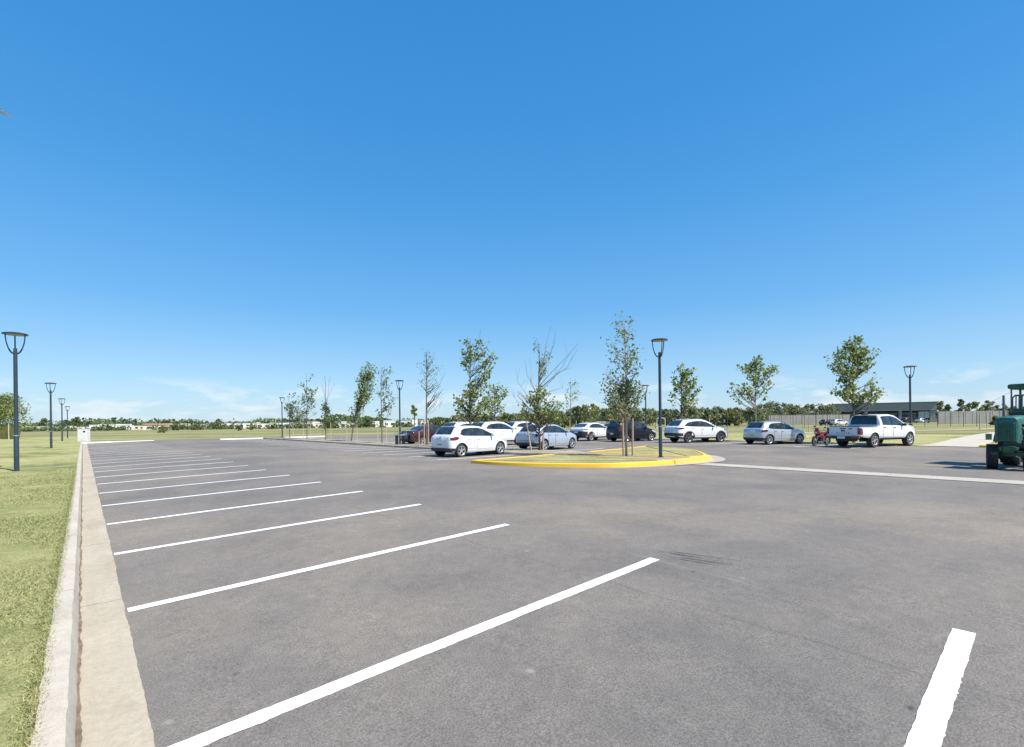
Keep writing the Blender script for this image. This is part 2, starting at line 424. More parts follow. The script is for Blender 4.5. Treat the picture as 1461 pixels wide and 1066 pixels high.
# ---- island: two grassed caps with yellow kerbs either side of the low planted strip
def smoothpoly(ctrl, n=10):
    """closed Catmull-Rom through ctrl; a point repeated makes a corner"""
    k=len(ctrl); out=[]
    for i in range(k):
        p0,p1,p2,p3=[np.array(ctrl[(i+j-1)%k],float) for j in range(4)]
        if np.allclose(p1,p2): continue
        for t in np.linspace(0,1,n,endpoint=False):
            out.append(0.5*((2*p1)+(p2-p0)*t+(2*p0-5*p1+4*p2-p3)*t*t+(3*p1-p0-3*p2+p3)*t**3))
    return [tuple(p) for p in out]
def offset(poly, d):
    n=len(poly); A=np.array(poly); out=[]
    for i in range(n):
        t=A[(i+1)%n]-A[i-1]; l=np.linalg.norm(t); t=t/(l if l>1e-9 else 1)
        out.append((A[i][0]-t[1]*d, A[i][1]+t[0]*d))
    return out
def ring(poly_a, za, poly_b, zb, mb):
    n=len(poly_a)
    mb.add([(x,y,za) for x,y in poly_a]+[(x,y,zb) for x,y in poly_b],[(i,(i+1)%n,n+(i+1)%n,n+i) for i in range(n)])
def cap(ctrl, kerbmat, apron_side=0.32):
    p=smoothpoly(ctrl)
    area=sum(p[i-1][0]*p[i][1]-p[i][0]*p[i-1][1] for i in range(len(p)))
    if area<0: p=p[::-1]
    ap=offset(p,-apron_side); ki=offset(p,0.16)
    m=MB(); ring(ap,0.008,offset(p,-0.02),0.014,m); lot(m,'island_apron',M['apron'])
    m=MB(); ring(p,0.0,offset(p,0.012),0.130,m); ring(offset(p,0.012),0.130,offset(p,0.03),0.153,m); ring(offset(p,0.03),0.153,offset(p,0.14),0.155,m); ring(offset(p,0.14),0.155,ki,0.07,m)
    lot(m,'island_kerb',M[kerbmat],50)
    m=MB(); m.add([(x,y,0.138) for x,y in offset(p,0.135)],[tuple(range(len(p)))])
    lot(m,'island_lawn',M['islandlawn'])
    return p
near_cap=[(11.2,14.9),(11.2,14.9),(11.3,13.6),(11.9,12.0),(13.3,10.1),(14.8,9.35),(16.0,9.0),(16.0,9.0),(15.97,12.0),(15.93,14.9),(15.93,14.9),(13.5,14.88)]
far_cap=[(24.3,15.5),(24.3,15.5),(21.5,15.1),(18.05,14.8),(18.05,14.8),(18.0,12.0),(17.95,9.38),(17.95,9.38),(19.0,9.3),(20.5,10.1),(22.4,11.6),(23.8,13.6)]
pn=cap(near_cap,'yellow'); cap(far_cap,'yellow')
# low planted strip between the two rows of stalls, with its kerbs
m=MB(); m.add([(15.9,9.15,0.12),(18.05,9.3,0.12),(18.05,62,0.12),(15.9,62,0.12)],[(0,1,2,3)])
lot(m,'planting_strip',M['median'])
kb=MB()
for u in (15.86,18.12): kb.rbox((u,38.5,0.055),(0.14,47.0,0.14),0.02)
lot(kb,'strip_kerb',M['kerb'])
# rounded kerb head closing the strip towards the channel
def ccw(p): return p if sum(p[i-1][0]*p[i][1]-p[i][0]*p[i-1][1] for i in range(len(p)))>0 else p[::-1]
kb=MB(); hd=ccw(smoothpoly([(16.0,8.97),(16.0,8.97),(17.0,8.72),(18.2,8.74),(19.3,9.22),(19.3,9.22),(18.0,9.36),(18.0,9.36),(17.0,9.26),(16.0,9.3),(16.0,9.3)]))
ring(offset(hd,-0.01),0.0,hd,0.149,kb); kb.add([(x,y,0.149) for x,y in hd],[tuple(range(len(hd)))])
lot(kb,'island_kerb',M['yellow_old'],50)
ap=ccw(smoothpoly([(15.6,8.75),(17.0,8.35),(18.4,8.3),(19.8,8.9),(20.9,9.8),(20.6,10.1),(19.0,9.2),(17.2,8.9)]))
m=MB(); m.add([(x,y,0.018) for x,y in ap],[tuple(range(len(ap)))]); lot(m,'island_apron',M['apron'])

# kerb at the far side, path leading away on the right, cross path
m=strip([(UEND-0.30,0.010,0.0),(UEND,0.014,0.0),(UEND+0.02,0.10,0.002),(UEND+0.16,0.105,0.002),(UEND+0.2,-0.02,0)],5.3,66,0.5,seed=9)
lot(m,'far_kerb',M['kerb'],50)
m=strip([(UEND-0.30,0.010,0.0),(UEND,0.014,0.0),(UEND+0.02,0.10,0.002),(UEND+0.16,0.105,0.002),(UEND+0.2,-0.02,0)],-60,0.3,0.5,seed=10)
lot(m,'far_kerb',M['kerb'],50)
m=MB(); m.rbox((UEND+0.16,1.32,0.045),(0.5,2.0,0.15),0.03); lot(m,'yellow_kerb',M['yellow'])
P=[]
for u,a,b in ((UEND-0.05,2.35,4.95),(UEND+0.8,2.35,4.75),(36.8,2.3,4.6),(40,2.2,4.5),(48,2.2,4.5),(60,1.9,4.2),(72,1.2,3.5),(90,-0.2,2.1),(110,-2,0.3)):
    P.append([(u,a,0.02),(u,(a+b)/2,0.022),(u,b,0.02)])
m=MB(); m.grid([list(r) for r in zip(*P)][::-1]); lot(m,'footpath',M['pathway'])
P=[]
for X,Y in ((8,56.5),(18,56),(25.5,55.7),(33,54.8),(40,56.2),(49.3,58.5),(58,61.5),(65,64.5),(75,70)):
    P.append([(X,Y,-0.015),(X+0.1,Y+1.5,-0.015)])
m=MB(); m.grid([list(r) for r in zip(*P)][::-1]); tag(m.build('footpath',M['pathway']),kind='structure')
# smoother mown grass between the far kerb and the cross path
m=MB(); m.add([(UEND+0.15,-60,0.012),(UEND+0.15,66,0.012),(60,66,-0.012),(60,-60,-0.012)],[(3,2,1,0)])
lot(m,'verge',M['lawn'])

# ---- blades of grass where the lawn is close
def blades(n, name, ur, vr, hmin, hmax, w, z, seed, inside=None):
    r=np.random.default_rng(seed)
    u=ur[0]+(ur[1]-ur[0])*(1-r.random(n)**0.7); v=vr[0]+(vr[1]-vr[0])*(1-np.sqrt(r.random(n)))
    h=r.uniform(hmin,hmax,n); a=r.uniform(0,2*np.pi,n); lean=r.uniform(0.5,1.6,n)*h; la=r.uniform(0,2*np.pi,n)
    ww=w*r.uniform(0.6,1.3,n)*(1+v/8)
    x=u*PU[0]+v*PV[0]; y=u*PU[1]+v*PV[1]
    V=np.zeros((n,3,3)); V[:,0]=np.stack([x-ww*np.cos(a),y-ww*np.sin(a),np.full(n,z)],1)
    V[:,1]=np.stack([x+ww*np.cos(a),y+ww*np.sin(a),np.full(n,z)],1)
    V[:,2]=np.stack([x+lean*np.cos(la),y+lean*np.sin(la),z+h],1)
    return tag(cards(name,M['blade'],V,k=3),kind='stuff')
blades(300000,'lawn_grass',(-0.15,-9.0),(0.2,26.0),0.008,0.028,0.0026,0.106,5)
# ragged tufts over the kerb edge
blades(16000,'edge_grass',(-0.168,-0.27),(0.2,26.0),0.010,0.030,0.003,0.106,6)
# ================================================================== street furniture
def lamp_post():
    t=empty('street_lamp')
    b=MB(); b.lathe([(0.0,0.0),(0.13,0.0),(0.13,0.025),(0.085,0.03)],16); b.lathe([(0.072,0.02),(0.072,1.28),(0.066,1.30)],14)
    b.build('base_sleeve',M['lamp'],t,40)
    b=MB(); b.lathe([(0.060,1.30),(0.055,4.28),(0.047,4.42),(0.0,4.43)],14); b.build('pole',M['lamp'],t,40)
    b=MB(); b.lathe([(0.073,1.27),(0.078,1.275),(0.078,1.305),(0.062,1.31)],14); b.build('collar',M['steel'],t,40)
    for k in range(3):
        a=RD(95)+k*2*math.pi/3; pts=[]
        for s in np.linspace(0,1,10):
            rr=0.04+0.245*math.sin(s*math.pi/2)**0.9; zz=4.22+0.70*(1-math.cos(s*math.pi/2))**0.85
            pts.append((rr*math.cos(a),rr*math.sin(a),zz))
        b=MB(); b.tube(pts,[0.028]*4+[0.020]*6,6); b.build('arm',M['lamp'],t,60)
    b=MB(); b.lathe([(0.0,4.985),(0.2,4.98),(0.32,4.955),(0.345,4.93),(0.34,4.905),(0.29,4.898)],28); h=b.build('lamp_head',M['lamp'],t,50)
    b=MB(); b.lathe([(0.29,4.897),(0.27,4.893),(0.0,4.888)],28); b.build('diffuser',M['lampunder'],h,50)
    return t
def at_u(x,u):
    """distance ahead of the point of the lot line u seen in photo column x"""
    a=(x-730.5)/F; return u/(a*PU[0]+PU[1])
lamps=[]
lamp0=None
for (loc,lab) in (
    (L(-1.72,23.7,0.10),'tall blue-grey street lamp on the left lawn, closest of its row and with widest pole'),
    (L(-1.75,48.6,0.10),'second street lamp along the left lawn, counted away from the viewer'),
    (L(-1.75,73.3,0.06),'third street lamp along the left lawn, just before the smallest one'),
    (L(-1.75,98.2,0.0),'smallest and farthest street lamp of the left lawn row, beside the pale cabinet'),
    (None,'slim street lamp at the far end of the planting strip beside the white kerb'),
    (None,'street lamp in the planting strip beside the maroon sedan'),
    (L(17.4,10.4,0.12),'tall street lamp standing on the yellow-kerbed island beside the staked tree'),
    (None,'small street lamp behind the black hatchback in the far row'),
    (None,'street lamp on the grass right behind the white pickup')):
    if loc is None:
        x,d={'slim':(402.5,57.2),'stre':(570.5,36.4),'smal':(921.5,42.6)}.get(lab[:4],(0,0))
        if 'pickup' in lab: x,d=1299,29.4
        p=depth(x,600,d); loc=Vector((p.x,p.y,0.12 if d<60 and x<600 else 0.0))
    o=lamp_post() if lamp0 is None else copy_tree(lamp0)
    lamp0=lamp0 or o
    o.location=loc; o.scale=(0.962,0.962,0.962); o.rotation_euler.z=LOT+RD(len(lamps)*3.0)
    tag(o,lab,'street lamp','blue-grey street lamps round the car park'); lamps.append(o)

# utility cabinet at the end of the kerb
cb=empty('utility_cabinet',L(0.05,65.6,0.0),LOT-RD(30))
b=MB(); b.rbox((0,0,0.80),(0.86,0.5,1.28),0.02); b.build('housing',M['cabinet'],cb)
b=MB(); b.rbox((0,0,0.08),(0.94,0.58,0.20),0.02); b.build('plinth',M['kerb'],cb)
b=MB(); b.rbox((0,0,1.455),(0.92,0.56,0.035),0.01); b.build('cap',M['cabinet'],cb)
b=MB(); b.rbox((0.0,-0.256,0.80),(0.74,0.02,1.14),0.008); d=b.build('door',M['cabinet'],cb)
b=MB(); b.rbox((0.18,-0.272,1.16),(0.20,0.02,0.15),0.004)
for i in range(3): b.box((0.18,-0.284,1.12+i*0.045),(0.17,0.006,0.012),1)
b.build('vent',[M['blackplastic'],M['greyplastic']],d)
tag(cb,'pale grey utility cabinet with a dark vent at the far end of the left kerb','cabinet')
# green service box on the grass by the path
p=ground(1410.6,628)
cb=empty('service_box',(p.x,p.y,0.0),RD(-25))
b=MB(); b.rbox((0,0,0.2),(0.27,0.22,0.40),0.02); b.build('housing',M['green'],cb)
b=MB(); b.rbox((0,0,0.415),(0.31,0.26,0.04),0.012); b.build('lid',M['green'],cb)
tag(cb,'small green service box on the grass beside the pale footpath','box')
# small stand at the strip beside the lamp
p=depth(571,634,34.2)
cb=empty('metal_stand',(p.x,p.y,0.12),LOT)
b=MB(); b.rbox((0,0,0.66),(0.62,0.42,0.07),0.01); b.build('top',M['steel'],cb)
for x in (-0.27,0.27):
    b=MB(); b.rbox((x,0,0.32),(0.06,0.36,0.62),0.01); b.build('leg',M['blackplastic'],cb)
tag(cb,'low metal stand with grey top and two dark legs beside the strip lamp','stand')

# ================================================================== trees
def rot_leaves(c, size, r, droop=0.4, asp=0.75):
    """leaf cards (n,4,3) at centres c"""
    n=len(c); d=r.normal(size=(n,3)); d[:,2]-=droop; d/=np.linalg.norm(d,axis=1)[:,None]
    e=r.normal(size=(n,3)); e-=d*(e*d).sum(1)[:,None]; e/=np.linalg.norm(e,axis=1)[:,None]
    s=(size*r.uniform(0.65,1.35,n))[:,None]
    V=np.zeros((n,4,3)); nn=np.cross(d,e)
    V[:,0]=c-d*s*0.5; V[:,2]=c+d*s*0.5+nn*s*0.06
    V[:,1]=c+e*s*0.5*asp-d*s*0.05-nn*s*0.1; V[:,3]=c-e*s*0.5*asp-d*s*0.05-nn*s*0.1
    return V
def sapling(x, d, ztop_px, blobs, label, cat='tree', group=None, bare=(), leaf='leaf', bark='bark', r0=0.06, lean=0.0, size=0.15, seed=1, zb=0.12, name='young_tree', twigs=None, spread=0.105):
    """young tree: trunk (> limbs in the same mesh) and crown. blobs: photo ellipses (cx,cy,rx,ry,leaves)"""
    r=random.Random(seed); nr=np.random.default_rng(seed)
    base=depth(x,600,d); base=Vector((base.x,base.y,zb))
    right=Vector((1,0,0)); fwd=Vector((0,1,0)); s=d/F
    def P(px,py,dy=0.0):
        q=depth(px,py,d); return Vector((q.x-base.x,dy,q.z-zb))
    t=empty(name,base)
    H=P(x,ztop_px).z
    trunk=[]; k=9; ph=r.uniform(0,6)
    for i in range(k):
        f=i/(k-1); trunk.append(Vector((lean*f**1.2*H+0.05*math.sin(ph+4*f)*f, 0.05*math.cos(ph+3*f)*f, f*H*0.97)))
    rad=[r0*(1-0.88*(i/(k-1)))+0.006 for i in range(k)]
    rad=[q*0.82 for q in rad]; mb=MB(); mb.tube(trunk,rad,7)
    mb.tube([(0,0,-0.03),(0,0,0.06)],[r0*1.5,r0*1.05],7)
    def on_trunk(z):
        f=max(0.05,min(0.98,z/(H*0.97))); i=min(k-2,int(f*(k-1))); w=f*(k-1)-i
        return trunk[i].lerp(trunk[i+1],w), rad[i]*(1-w)+rad[i+1]*w
    cent=[]
    for (cx,cy,rx,ry,n) in blobs:
        c=P(cx,cy); rx*=s; ry*=s; n*=0.60 if x>560 else 1.05; rx*=1.22 if x>560 else 1.1; ry*=1.14; ntw=twigs or max(6,int(n/11))
        per=n/ntw
        for _ in range(ntw):
            while True:
                q=Vector((r.uniform(-1,1),r.uniform(-1,1),r.uniform(-1,1)))
                if q.length<=1 and q.length>0.25: break
            end=c+Vector((q.x*rx,q.y*min(rx,1.1),q.z*ry))
            a,ar=on_trunk(max(0.25*H*0.5,end.z-r.uniform(0.35,0.9)*max(0.5,abs(end.x)+0.5)))
            mid=a.lerp(end,0.5)+Vector((0,0,-0.08*(end-a).length))
            if (end-a).length<0.1: continue
            path=[a,a.lerp(mid,0.6)+Vector((0,0,0.0)),mid,mid.lerp(end,0.6)+Vector((0,0,0.02)),end]
            br=min(ar*0.6,0.022)
            mb.tube(path,[br,br*0.8,br*0.6,br*0.42,0.004],4,caps=False)
            nl=int(per*r.uniform(0.6,1.4))
            for _ in range(nl):
                w=r.uniform(0.62,1.06)
                q=(mid.lerp(end,(w-0.5)*2) if w>0.5 else a.lerp(mid,w*2))
                cent.append((q.x+r.gauss(0,spread),q.y+r.gauss(0,spread),q.z+r.gauss(0,spread)))
    for b in bare:
        pts=[P(px,py) for px,py in b]
        pts=[Vector((p.x,p.y+0.25*math.sin(j*1.7+b[0][0]),p.z)) for j,p in enumerate(pts)]
        a,ar=on_trunk(pts[0].z); pts[0]=a
        n=len(pts); mb.tube(pts,[min(ar*0.55,0.016)*(1-0.75*i/(n-1)) for i in range(n)],4,caps=False)
        for _ in range(3):
            i=r.randrange(1,n); q=pts[i-1].lerp(pts[i],r.random())
            e=q+Vector((r.uniform(-0.25,0.3),r.uniform(-0.2,0.2),r.uniform(0.3,0.8)))
            mb.tube([q,q.lerp(e,0.5)+Vector((0.03,0,0)),e],[0.007,0.005,0.003],3,caps=False)
    mb.build('trunk',M[bark],t,60)
    if cent:
        V=rot_leaves(np.array(cent),size*0.88,nr)
        cards('crown',M[leaf],V,t)
    tag(t,label,cat,group)
    return t
G1='young trees in the planting strip'
US=18.3
sapling(413,54,563,[(414,585,7,14,260),(420,570,8,10,90),(424,592,9,9,240)],'short bushy dark young tree next to the farthest strip lamp',group=G1,leaf='leafdark',seed=21,size=0.2,r0=0.05)
sapling(437.8,49.7,529,[(440,555,13,20,260),(442,575,11,18,240),(432,590,11,9,160)],'tall loose-leaved young tree in the strip, right of the short bushy one',group=G1,leaf='leafthin',seed=22,size=0.19,r0=0.05)
sapling(464.5,46,534,[(464.5,592,6,16,320),(463,582,4,8,100)],'young tree with bare top stem and a narrow leafy sleeve low down',group=G1,leaf='leafdark',seed=23,size=0.17,r0=0.06,
   bare=[((465,585),(467,560),(470,545),(474,533)),((465,580),(461,560),(459,547)),((465,575),(472,555),(479,546)),((465,570),(463,550),(464,536))])
sapling(501,41.6,518,[(527,528,12,12,330),(522,548,14,16,480),(518,568,12,12,330),(509,585,9,8,150),(500,595,4,5,50)],'young tree leaning to the right with a dense slanting crown',group=G1,seed=24,size=0.19,lean=0.20,r0=0.06)
sapling(544.7,37.3,521,[(552,535,8,12,120),(549,555,11,18,170),(556,572,9,14,100),(546,588,10,8,80)],'slender sparse young tree between the leaning tree and the strip lamp',group=G1,leaf='leafthin',seed=25,size=0.17,r0=0.045)
sapling(608.5,32.5,500,[(606,530,12,22,150),(618,530,13,24,180),(612,510,10,12,80),(626,556,8,12,60)],'vase-shaped thin young tree with few tiny leaves behind the maroon sedan',group=G1,leaf='leafthin',seed=26,size=0.11,r0=0.075,twigs=16,
   bare=[((609,590),(618,585),(627,577),(634,571)),((609,592),(617,588),(626,583),(631,575)),((609,585),(620,560),(629,545),(637,530))])
sapling(671,28.8,478,[(668,495,9,14,170),(680,500,10,16,230),(700,510,10,22,330),(664,515,8,10,110),(690,535,12,8,120),(684,558,20,14,420),(666,572,16,14,380),(690,580,18,14,420),(655,585,8,9,130),(690,535,4,7,60)],
   'fullest two-tier young tree rising behind the white hatchback',group=G1,seed=27,size=0.19,r0=0.075,
   bare=[((672,545),(679,510),(686,470)),((672,540),(662,520),(658,505))])
sapling(706,39.5,545,[(703,553,10,8,190),(715,560,9,10,210),(706,572,14,9,260),(700,585,10,6,110),(716,582,8,5,60)],'short leafy young tree just right of the two-tier one, beyond the parked white cars',seed=28,size=0.22,r0=0.06,group='young trees beyond the rows of cars')
sapling(769.5,25.3,498,[(770,560,18,12,330),(762,578,20,14,450),(782,582,18,14,420),(772,595,24,8,330),(795,574,6,7,70),(767,490,4,9,34),(772,512,5,8,50),(783,503,4,5,34),(777,524,5,8,60),(749,586,5,4,30),(739,562,2,5,8)],
   'young tree with bare upper whips over a bushy lower crown beside the silver hatchback',group=G1,seed=29,size=0.15,r0=0.075,
   bare=[((772,545),(776,515),(779,492),(786,466)),((772,548),(783,515),(790,490),(793,472)),((773,552),(788,530),(806,512),(825,490)),((773,556),(790,538),(808,525),(824,498)),((772,560),(790,540),(802,524),(812,506)),
         ((772,556),(795,532),(815,524)),((770,575),(752,565),(739,545),(736,525)),((770,570),(760,550),(752,535),(750,520)),((771,572),(786,558),(804,553)),((770,592),(750,583),(737,572),(731,562)),((772,540),(771,510),(769,488)),((771,565),(757,548),(758,530))])
sapling(814.5,45,536,[(817,545,8,7,70),(813,562,8,10,80),(824,560,6,10,50),(812,578,7,8,50)],'sparse thin young tree above the white crossover',seed=30,size=0.17,r0=0.045,group='young trees beyond the rows of cars')
sapling(893,20.2,448,[(884,460,12,14,100),(900,468,12,16,130),(880,490,14,16,150),(898,500,14,16,160),(888,520,17,14,190),(906,520,10,14,90),(882,545,20,12,420),(900,552,18,14,480),(872,562,15,12,330),(890,570,24,14,560),(886,585,20,8,330),(912,560,9,12,140),(866,530,6,8,20)],
   'tallest young tree, slender and tiered, staked on the island by the lamp',seed=31,size=0.125,r0=0.06,bark='palebark',group=G1,leaf='leafthin',spread=0.1)
G2='young trees on the grass beyond the far row'
sapling(972.5,38.5,520,[(974,527,10,7,190),(985,535,9,11,230),(968,545,12,9,240),(990,548,9,9,200),(962,556,7,10,130),(984,560,13,10,280),(972,572,14,7,200),(992,572,6,5,60)],'leafy young tree rising over the roof of the white crossover with the black bumper',seed=32,size=0.24,r0=0.07,group=G2)
sapling(1078.5,34,510,[(1082,515,9,7,190),(1066,524,11,8,260),(1098,528,11,9,250),(1078,535,12,9,200),(1055,553,12,7,210),(1050,560,8,5,60),(1088,548,12,8,190),(1075,562,16,6,190)],'round open young tree behind the small silver hatchback',seed=33,size=0.22,r0=0.06,bark='palebark',group=G2,
   bare=[((1078,585),(1066,572),(1058,565))])
sapling(1218,29.5,484,[(1217,490,11,8,260),(1212,503,18,11,520),(1234,503,13,12,420),(1190,518,12,7,230),(1222,522,18,10,480),(1206,537,12,8,210),(1200,555,14,7,270),(1246,560,13,8,300),(1228,566,14,7,230),(1218,548,8,10,120),(1248,540,4,5,40)],
   'largest leafy young tree of the grass verge, right above the white pickup',seed=34,size=0.21,r0=0.075,group=G2,
   bare=[((1218,590),(1205,575),(1190,560),(1177,550))])
# stakes with each strip tree
def stake(loc, h, tilt, mat, lab, grp, rad=0.035):
    b=MB(); b.tube([(0,0,-0.05),(tilt*h*0.5,0,h*0.5),(tilt*h,0,h)],[rad,rad*0.95,rad*0.9],8)
    o=b.build('tree_stake',M[mat],None,50,loc=loc); return tag(o,lab,'stake',grp)
GS='wooden stakes beside the strip trees'
for (x,d,h,ti,mt,lab) in (
    (889.2,20.1,1.62,-0.02,'wood','rough wooden stake left of the tall island tree'),
    (902,20.4,1.60,0.01,'wood','rough wooden stake right of the tall island tree'),
    (757.5,24.9,1.5,-0.16,'wood','tilted wooden stake in front of the silver hatchback'),
    (774,25.1,0.9,0.05,'wood','short wooden stake at the foot of the whip-topped tree'),
    (597.5,32.3,0.95,0.0,'wood','short wooden stake behind the white hatchback, left of the thicker one'),
    (605,32.3,1.75,0.0,'wood','taller wooden stake left of the vase-shaped tree'),
    (611,32.7,1.6,0.0,'wood','wooden stake right of the vase-shaped tree'),
    (538.5,37.3,1.5,0.0,'palewood','pale stake left of the slender sparse tree'),
    (551,37.5,1.6,0.0,'palewood','pale stake right of the slender sparse tree'),
    (494.5,41.6,1.6,0.0,'palewood','pale stake left of the leaning tree'),
    (509,41.8,1.75,0.0,'palewood','pale stake right of the leaning tree'),
    (471.8,46,1.7,0.0,'palewood','pale stake right of the bare-topped tree'),
    (459.5,46.2,1.5,0.0,'palewood','pale stake left of the bare-topped tree'),
    (432.5,49.7,1.75,0.0,'palewood','pale stake left of the tall loose-leaved tree'),
    (442.5,49.7,1.6,0.0,'palewood','pale stake right of the tall loose-leaved tree'),
    (406.3,54,1.6,0.0,'palewood','pale stake between the farthest strip lamp and the bushy tree'),
    (418,54,1.6,0.0,'palewood','pale stake right of the short bushy tree')):
    p=depth(x,600,d); stake((p.x,p.y,0.12),h,ti,mt,lab,GS,0.045 if mt=='wood' else 0.028)
p=depth(12.2,600,66); stake((p.x,p.y,0.05),2.2,0,'palewood','pale stake on the left lawn below the willow','wooden stakes beside lawn trees',0.06)
# ================================================================== vehicles
def pchip(keys, xs):
    X=np.array([k[0] for k in keys],float); Y=np.array([k[1] for k in keys],float)
    h=np.diff(X); dl=np.diff(Y)/h; m=np.zeros(len(X))
    for i in range(1,len(X)-1):
        if dl[i-1]*dl[i]>0:
            w1=2*h[i]+h[i-1]; w2=h[i]+2*h[i-1]; m[i]=(w1+w2)/(w1/dl[i-1]+w2/dl[i])
    m[0]=dl[0]; m[-1]=dl[-1]
    xs=np.clip(np.asarray(xs,float),X[0],X[-1]); j=np.clip(np.searchsorted(X,xs)-1,0,len(h)-1)
    t=(xs-X[j])/h[j]
    return (2*t**3-3*t**2+1)*Y[j]+(t**3-2*t**2+t)*h[j]*m[j]+(-2*t**3+3*t**2)*Y[j+1]+(t**3-t**2)*h[j]*m[j+1]
class Shell:
    """car body as sections along its length; answers where its surface is"""
    def __init__(s, spec): s.k=spec; s.L=spec['L']
    def val(s,n,x): return float(pchip(s.k[n],[x])[0])
    def sec(s,x):
        zb,hw,be,zt,wt=[s.val(n,x) for n in ('zb','hw','belt','zt','wt')]
        zt=max(zt,zb+0.1); be=min(be,zt-0.015); H=be-zb; G=zt-be; e=min(0.075,0.4*G)
        wt=min(wt,hw*0.97)
        p=[(0,zb),(hw*0.78,zb),(hw*0.93,zb+0.02),(hw*0.975,zb+0.14*H),(hw*0.99,zb+0.32*H),(hw,zb+0.5*H),(hw*0.997,zb+0.66*H),(hw*0.985,zb+0.8*H),(hw*0.972,be-0.07*H),(hw*0.955,be)]
        a=(hw*0.925,be+0.12*G); b=(wt+0.035,zt-e)
        for t in (0,0.25,0.5,0.75,1.0):
            bow=0.035*math.sin(math.pi*t)*min(1,G/0.4)
            p.append((a[0]+(b[0]-a[0])*t+bow,a[1]+(b[1]-a[1])*t))
        p += [(wt,zt-0.42*e),(wt*0.88,zt-0.1*e),(wt*0.55,zt),(0,zt+0.006)]
        return p
    def y(s,x,z):
        p=s.sec(x)[2:17]; zs=[q[1] for q in p]; ys=[q[0] for q in p]
        return float(np.interp(z,zs,ys))
    def z(s,x,y):
        p=s.sec(x)[9:][::-1]; return float(np.interp(abs(y),[q[0] for q in p],[q[1] for q in p]))
    def body(s, name, mats, parent, ro, nst=64, clad=0, arches=()):
        k=s.k; dense=k.get('dense',[]); xs=sorted(set(list(np.round(np.linspace(0,s.L,nst),4))+[0.02,0.05,0.09,0.14,s.L-0.02,s.L-0.05,s.L-0.1]+dense))
        mb=MB(); rows=[]
        for x in xs:
            p=s.sec(x); full=[(-y,z) for y,z in p[::-1][:-1]]+[(y,z) for y,z in p][0:0]
            loop=[(y,z) for y,z in p]+[(-y,z) for y,z in p[1:-1][::-1]]
            rows.append([(x-ro,y,z) for y,z in loop])
        n=len(rows[0]); vs=[q for r in rows for q in r]; fs=[]; mi=[]
        half=len(s.sec(0))
        for i in range(len(xs)-1):
            for j in range(n):
                fs.append((i*n+j,(i+1)*n+j,(i+1)*n+(j+1)%n,i*n+(j+1)%n))
                jj=j if j<half else 2*(half-1)-1-j
                mi.append(1 if jj<2+clad else 0)
        fs.append(tuple(range(n))); mi.append(0)
        fs.append(tuple((len(xs)-1)*n+j for j in range(n-1,-1,-1))); mi.append(0)
        mb.v=vs; mb.f=fs; mb.m=mi
        o=mb.build(name,mats,parent,None,fix=True)
        if arches:
            cb=MB()
            for (ax,az,ar) in arches:
                for sd in (-1,1):
                    w=s.val('hw',ax+ro); y0,y1=sorted((sd*(w-0.26),sd*(w+0.2)))
                    c=MB(); N=28; R0=[]
                    ring0=[(ax+ar*math.cos(2*math.pi*q/N),y0,az+ar*math.sin(2*math.pi*q/N)) for q in range(N)]
                    ring1=[(x,y1,z) for x,_,z in ring0]
                    cb.add(ring0+ring1,[(q,(q+1)%N,N+(q+1)%N,N+q) for q in range(N)]+[tuple(range(N-1,-1,-1)),tuple(range(N,2*N))])
            c=cb.build('cutter',[M['blackplastic']],None,None,fix=True); c.matrix_world=Matrix.Identity(4)
            me0=o.data; tmp=bpy.data.objects.new('tmp',me0); link(tmp)
            md=tmp.modifiers.new('b','BOOLEAN'); md.object=c; md.operation='DIFFERENCE'; md.solver='EXACT'; md.material_mode='TRANSFER'
            bpy.context.view_layer.update()
            dg=bpy.context.evaluated_depsgraph_get(); nm=bpy.data.meshes.new_from_object(tmp.evaluated_get(dg))
            if len(nm.polygons)>50: o.data=nm
            nm.name=name
            bpy.data.objects.remove(tmp); bpy.data.objects.remove(c)
        shade(o.data,38)
        return o
    def side_patch(s, up, lo, sd, off, nx=14, nz=5):
        """points on the flank between polylines up and lo [(x,z)]"""
        x0=max(up[0][0],lo[0][0]); x1=min(up[-1][0],lo[-1][0]); P=[]
        for x in np.linspace(x0,x1,nx):
            zu=np.interp(x,[a for a,_ in up],[b for _,b in up]); zl=np.interp(x,[a for a,_ in lo],[b for _,b in lo])
            P.append([(x,sd*(s.y(x,z)+off),z) for z in np.linspace(zl,max(zu,zl+0.002),nz)])
        return P
    def top_patch(s, x0, x1, inset0, inset1, off, up=(0,0,1), nx=9, ny=11):
        P=[]
        for i,x in enumerate(np.linspace(x0,x1,nx)):
            f=i/(nx-1); w=s.val('wt',x)*(1-(inset0*(1-f)+inset1*f))
            P.append([(x+up[0]*off,y,s.z(x,y)+up[2]*off) for y in np.linspace(-w,w,ny)])
        return P
def sh(P, ro): return [[(x-ro,y,z) for x,y,z in r] for r in P]
def thick(mb, P, d, mi=0):
    """patch P with a rim going d into the body"""
    mb.grid(P,mi)

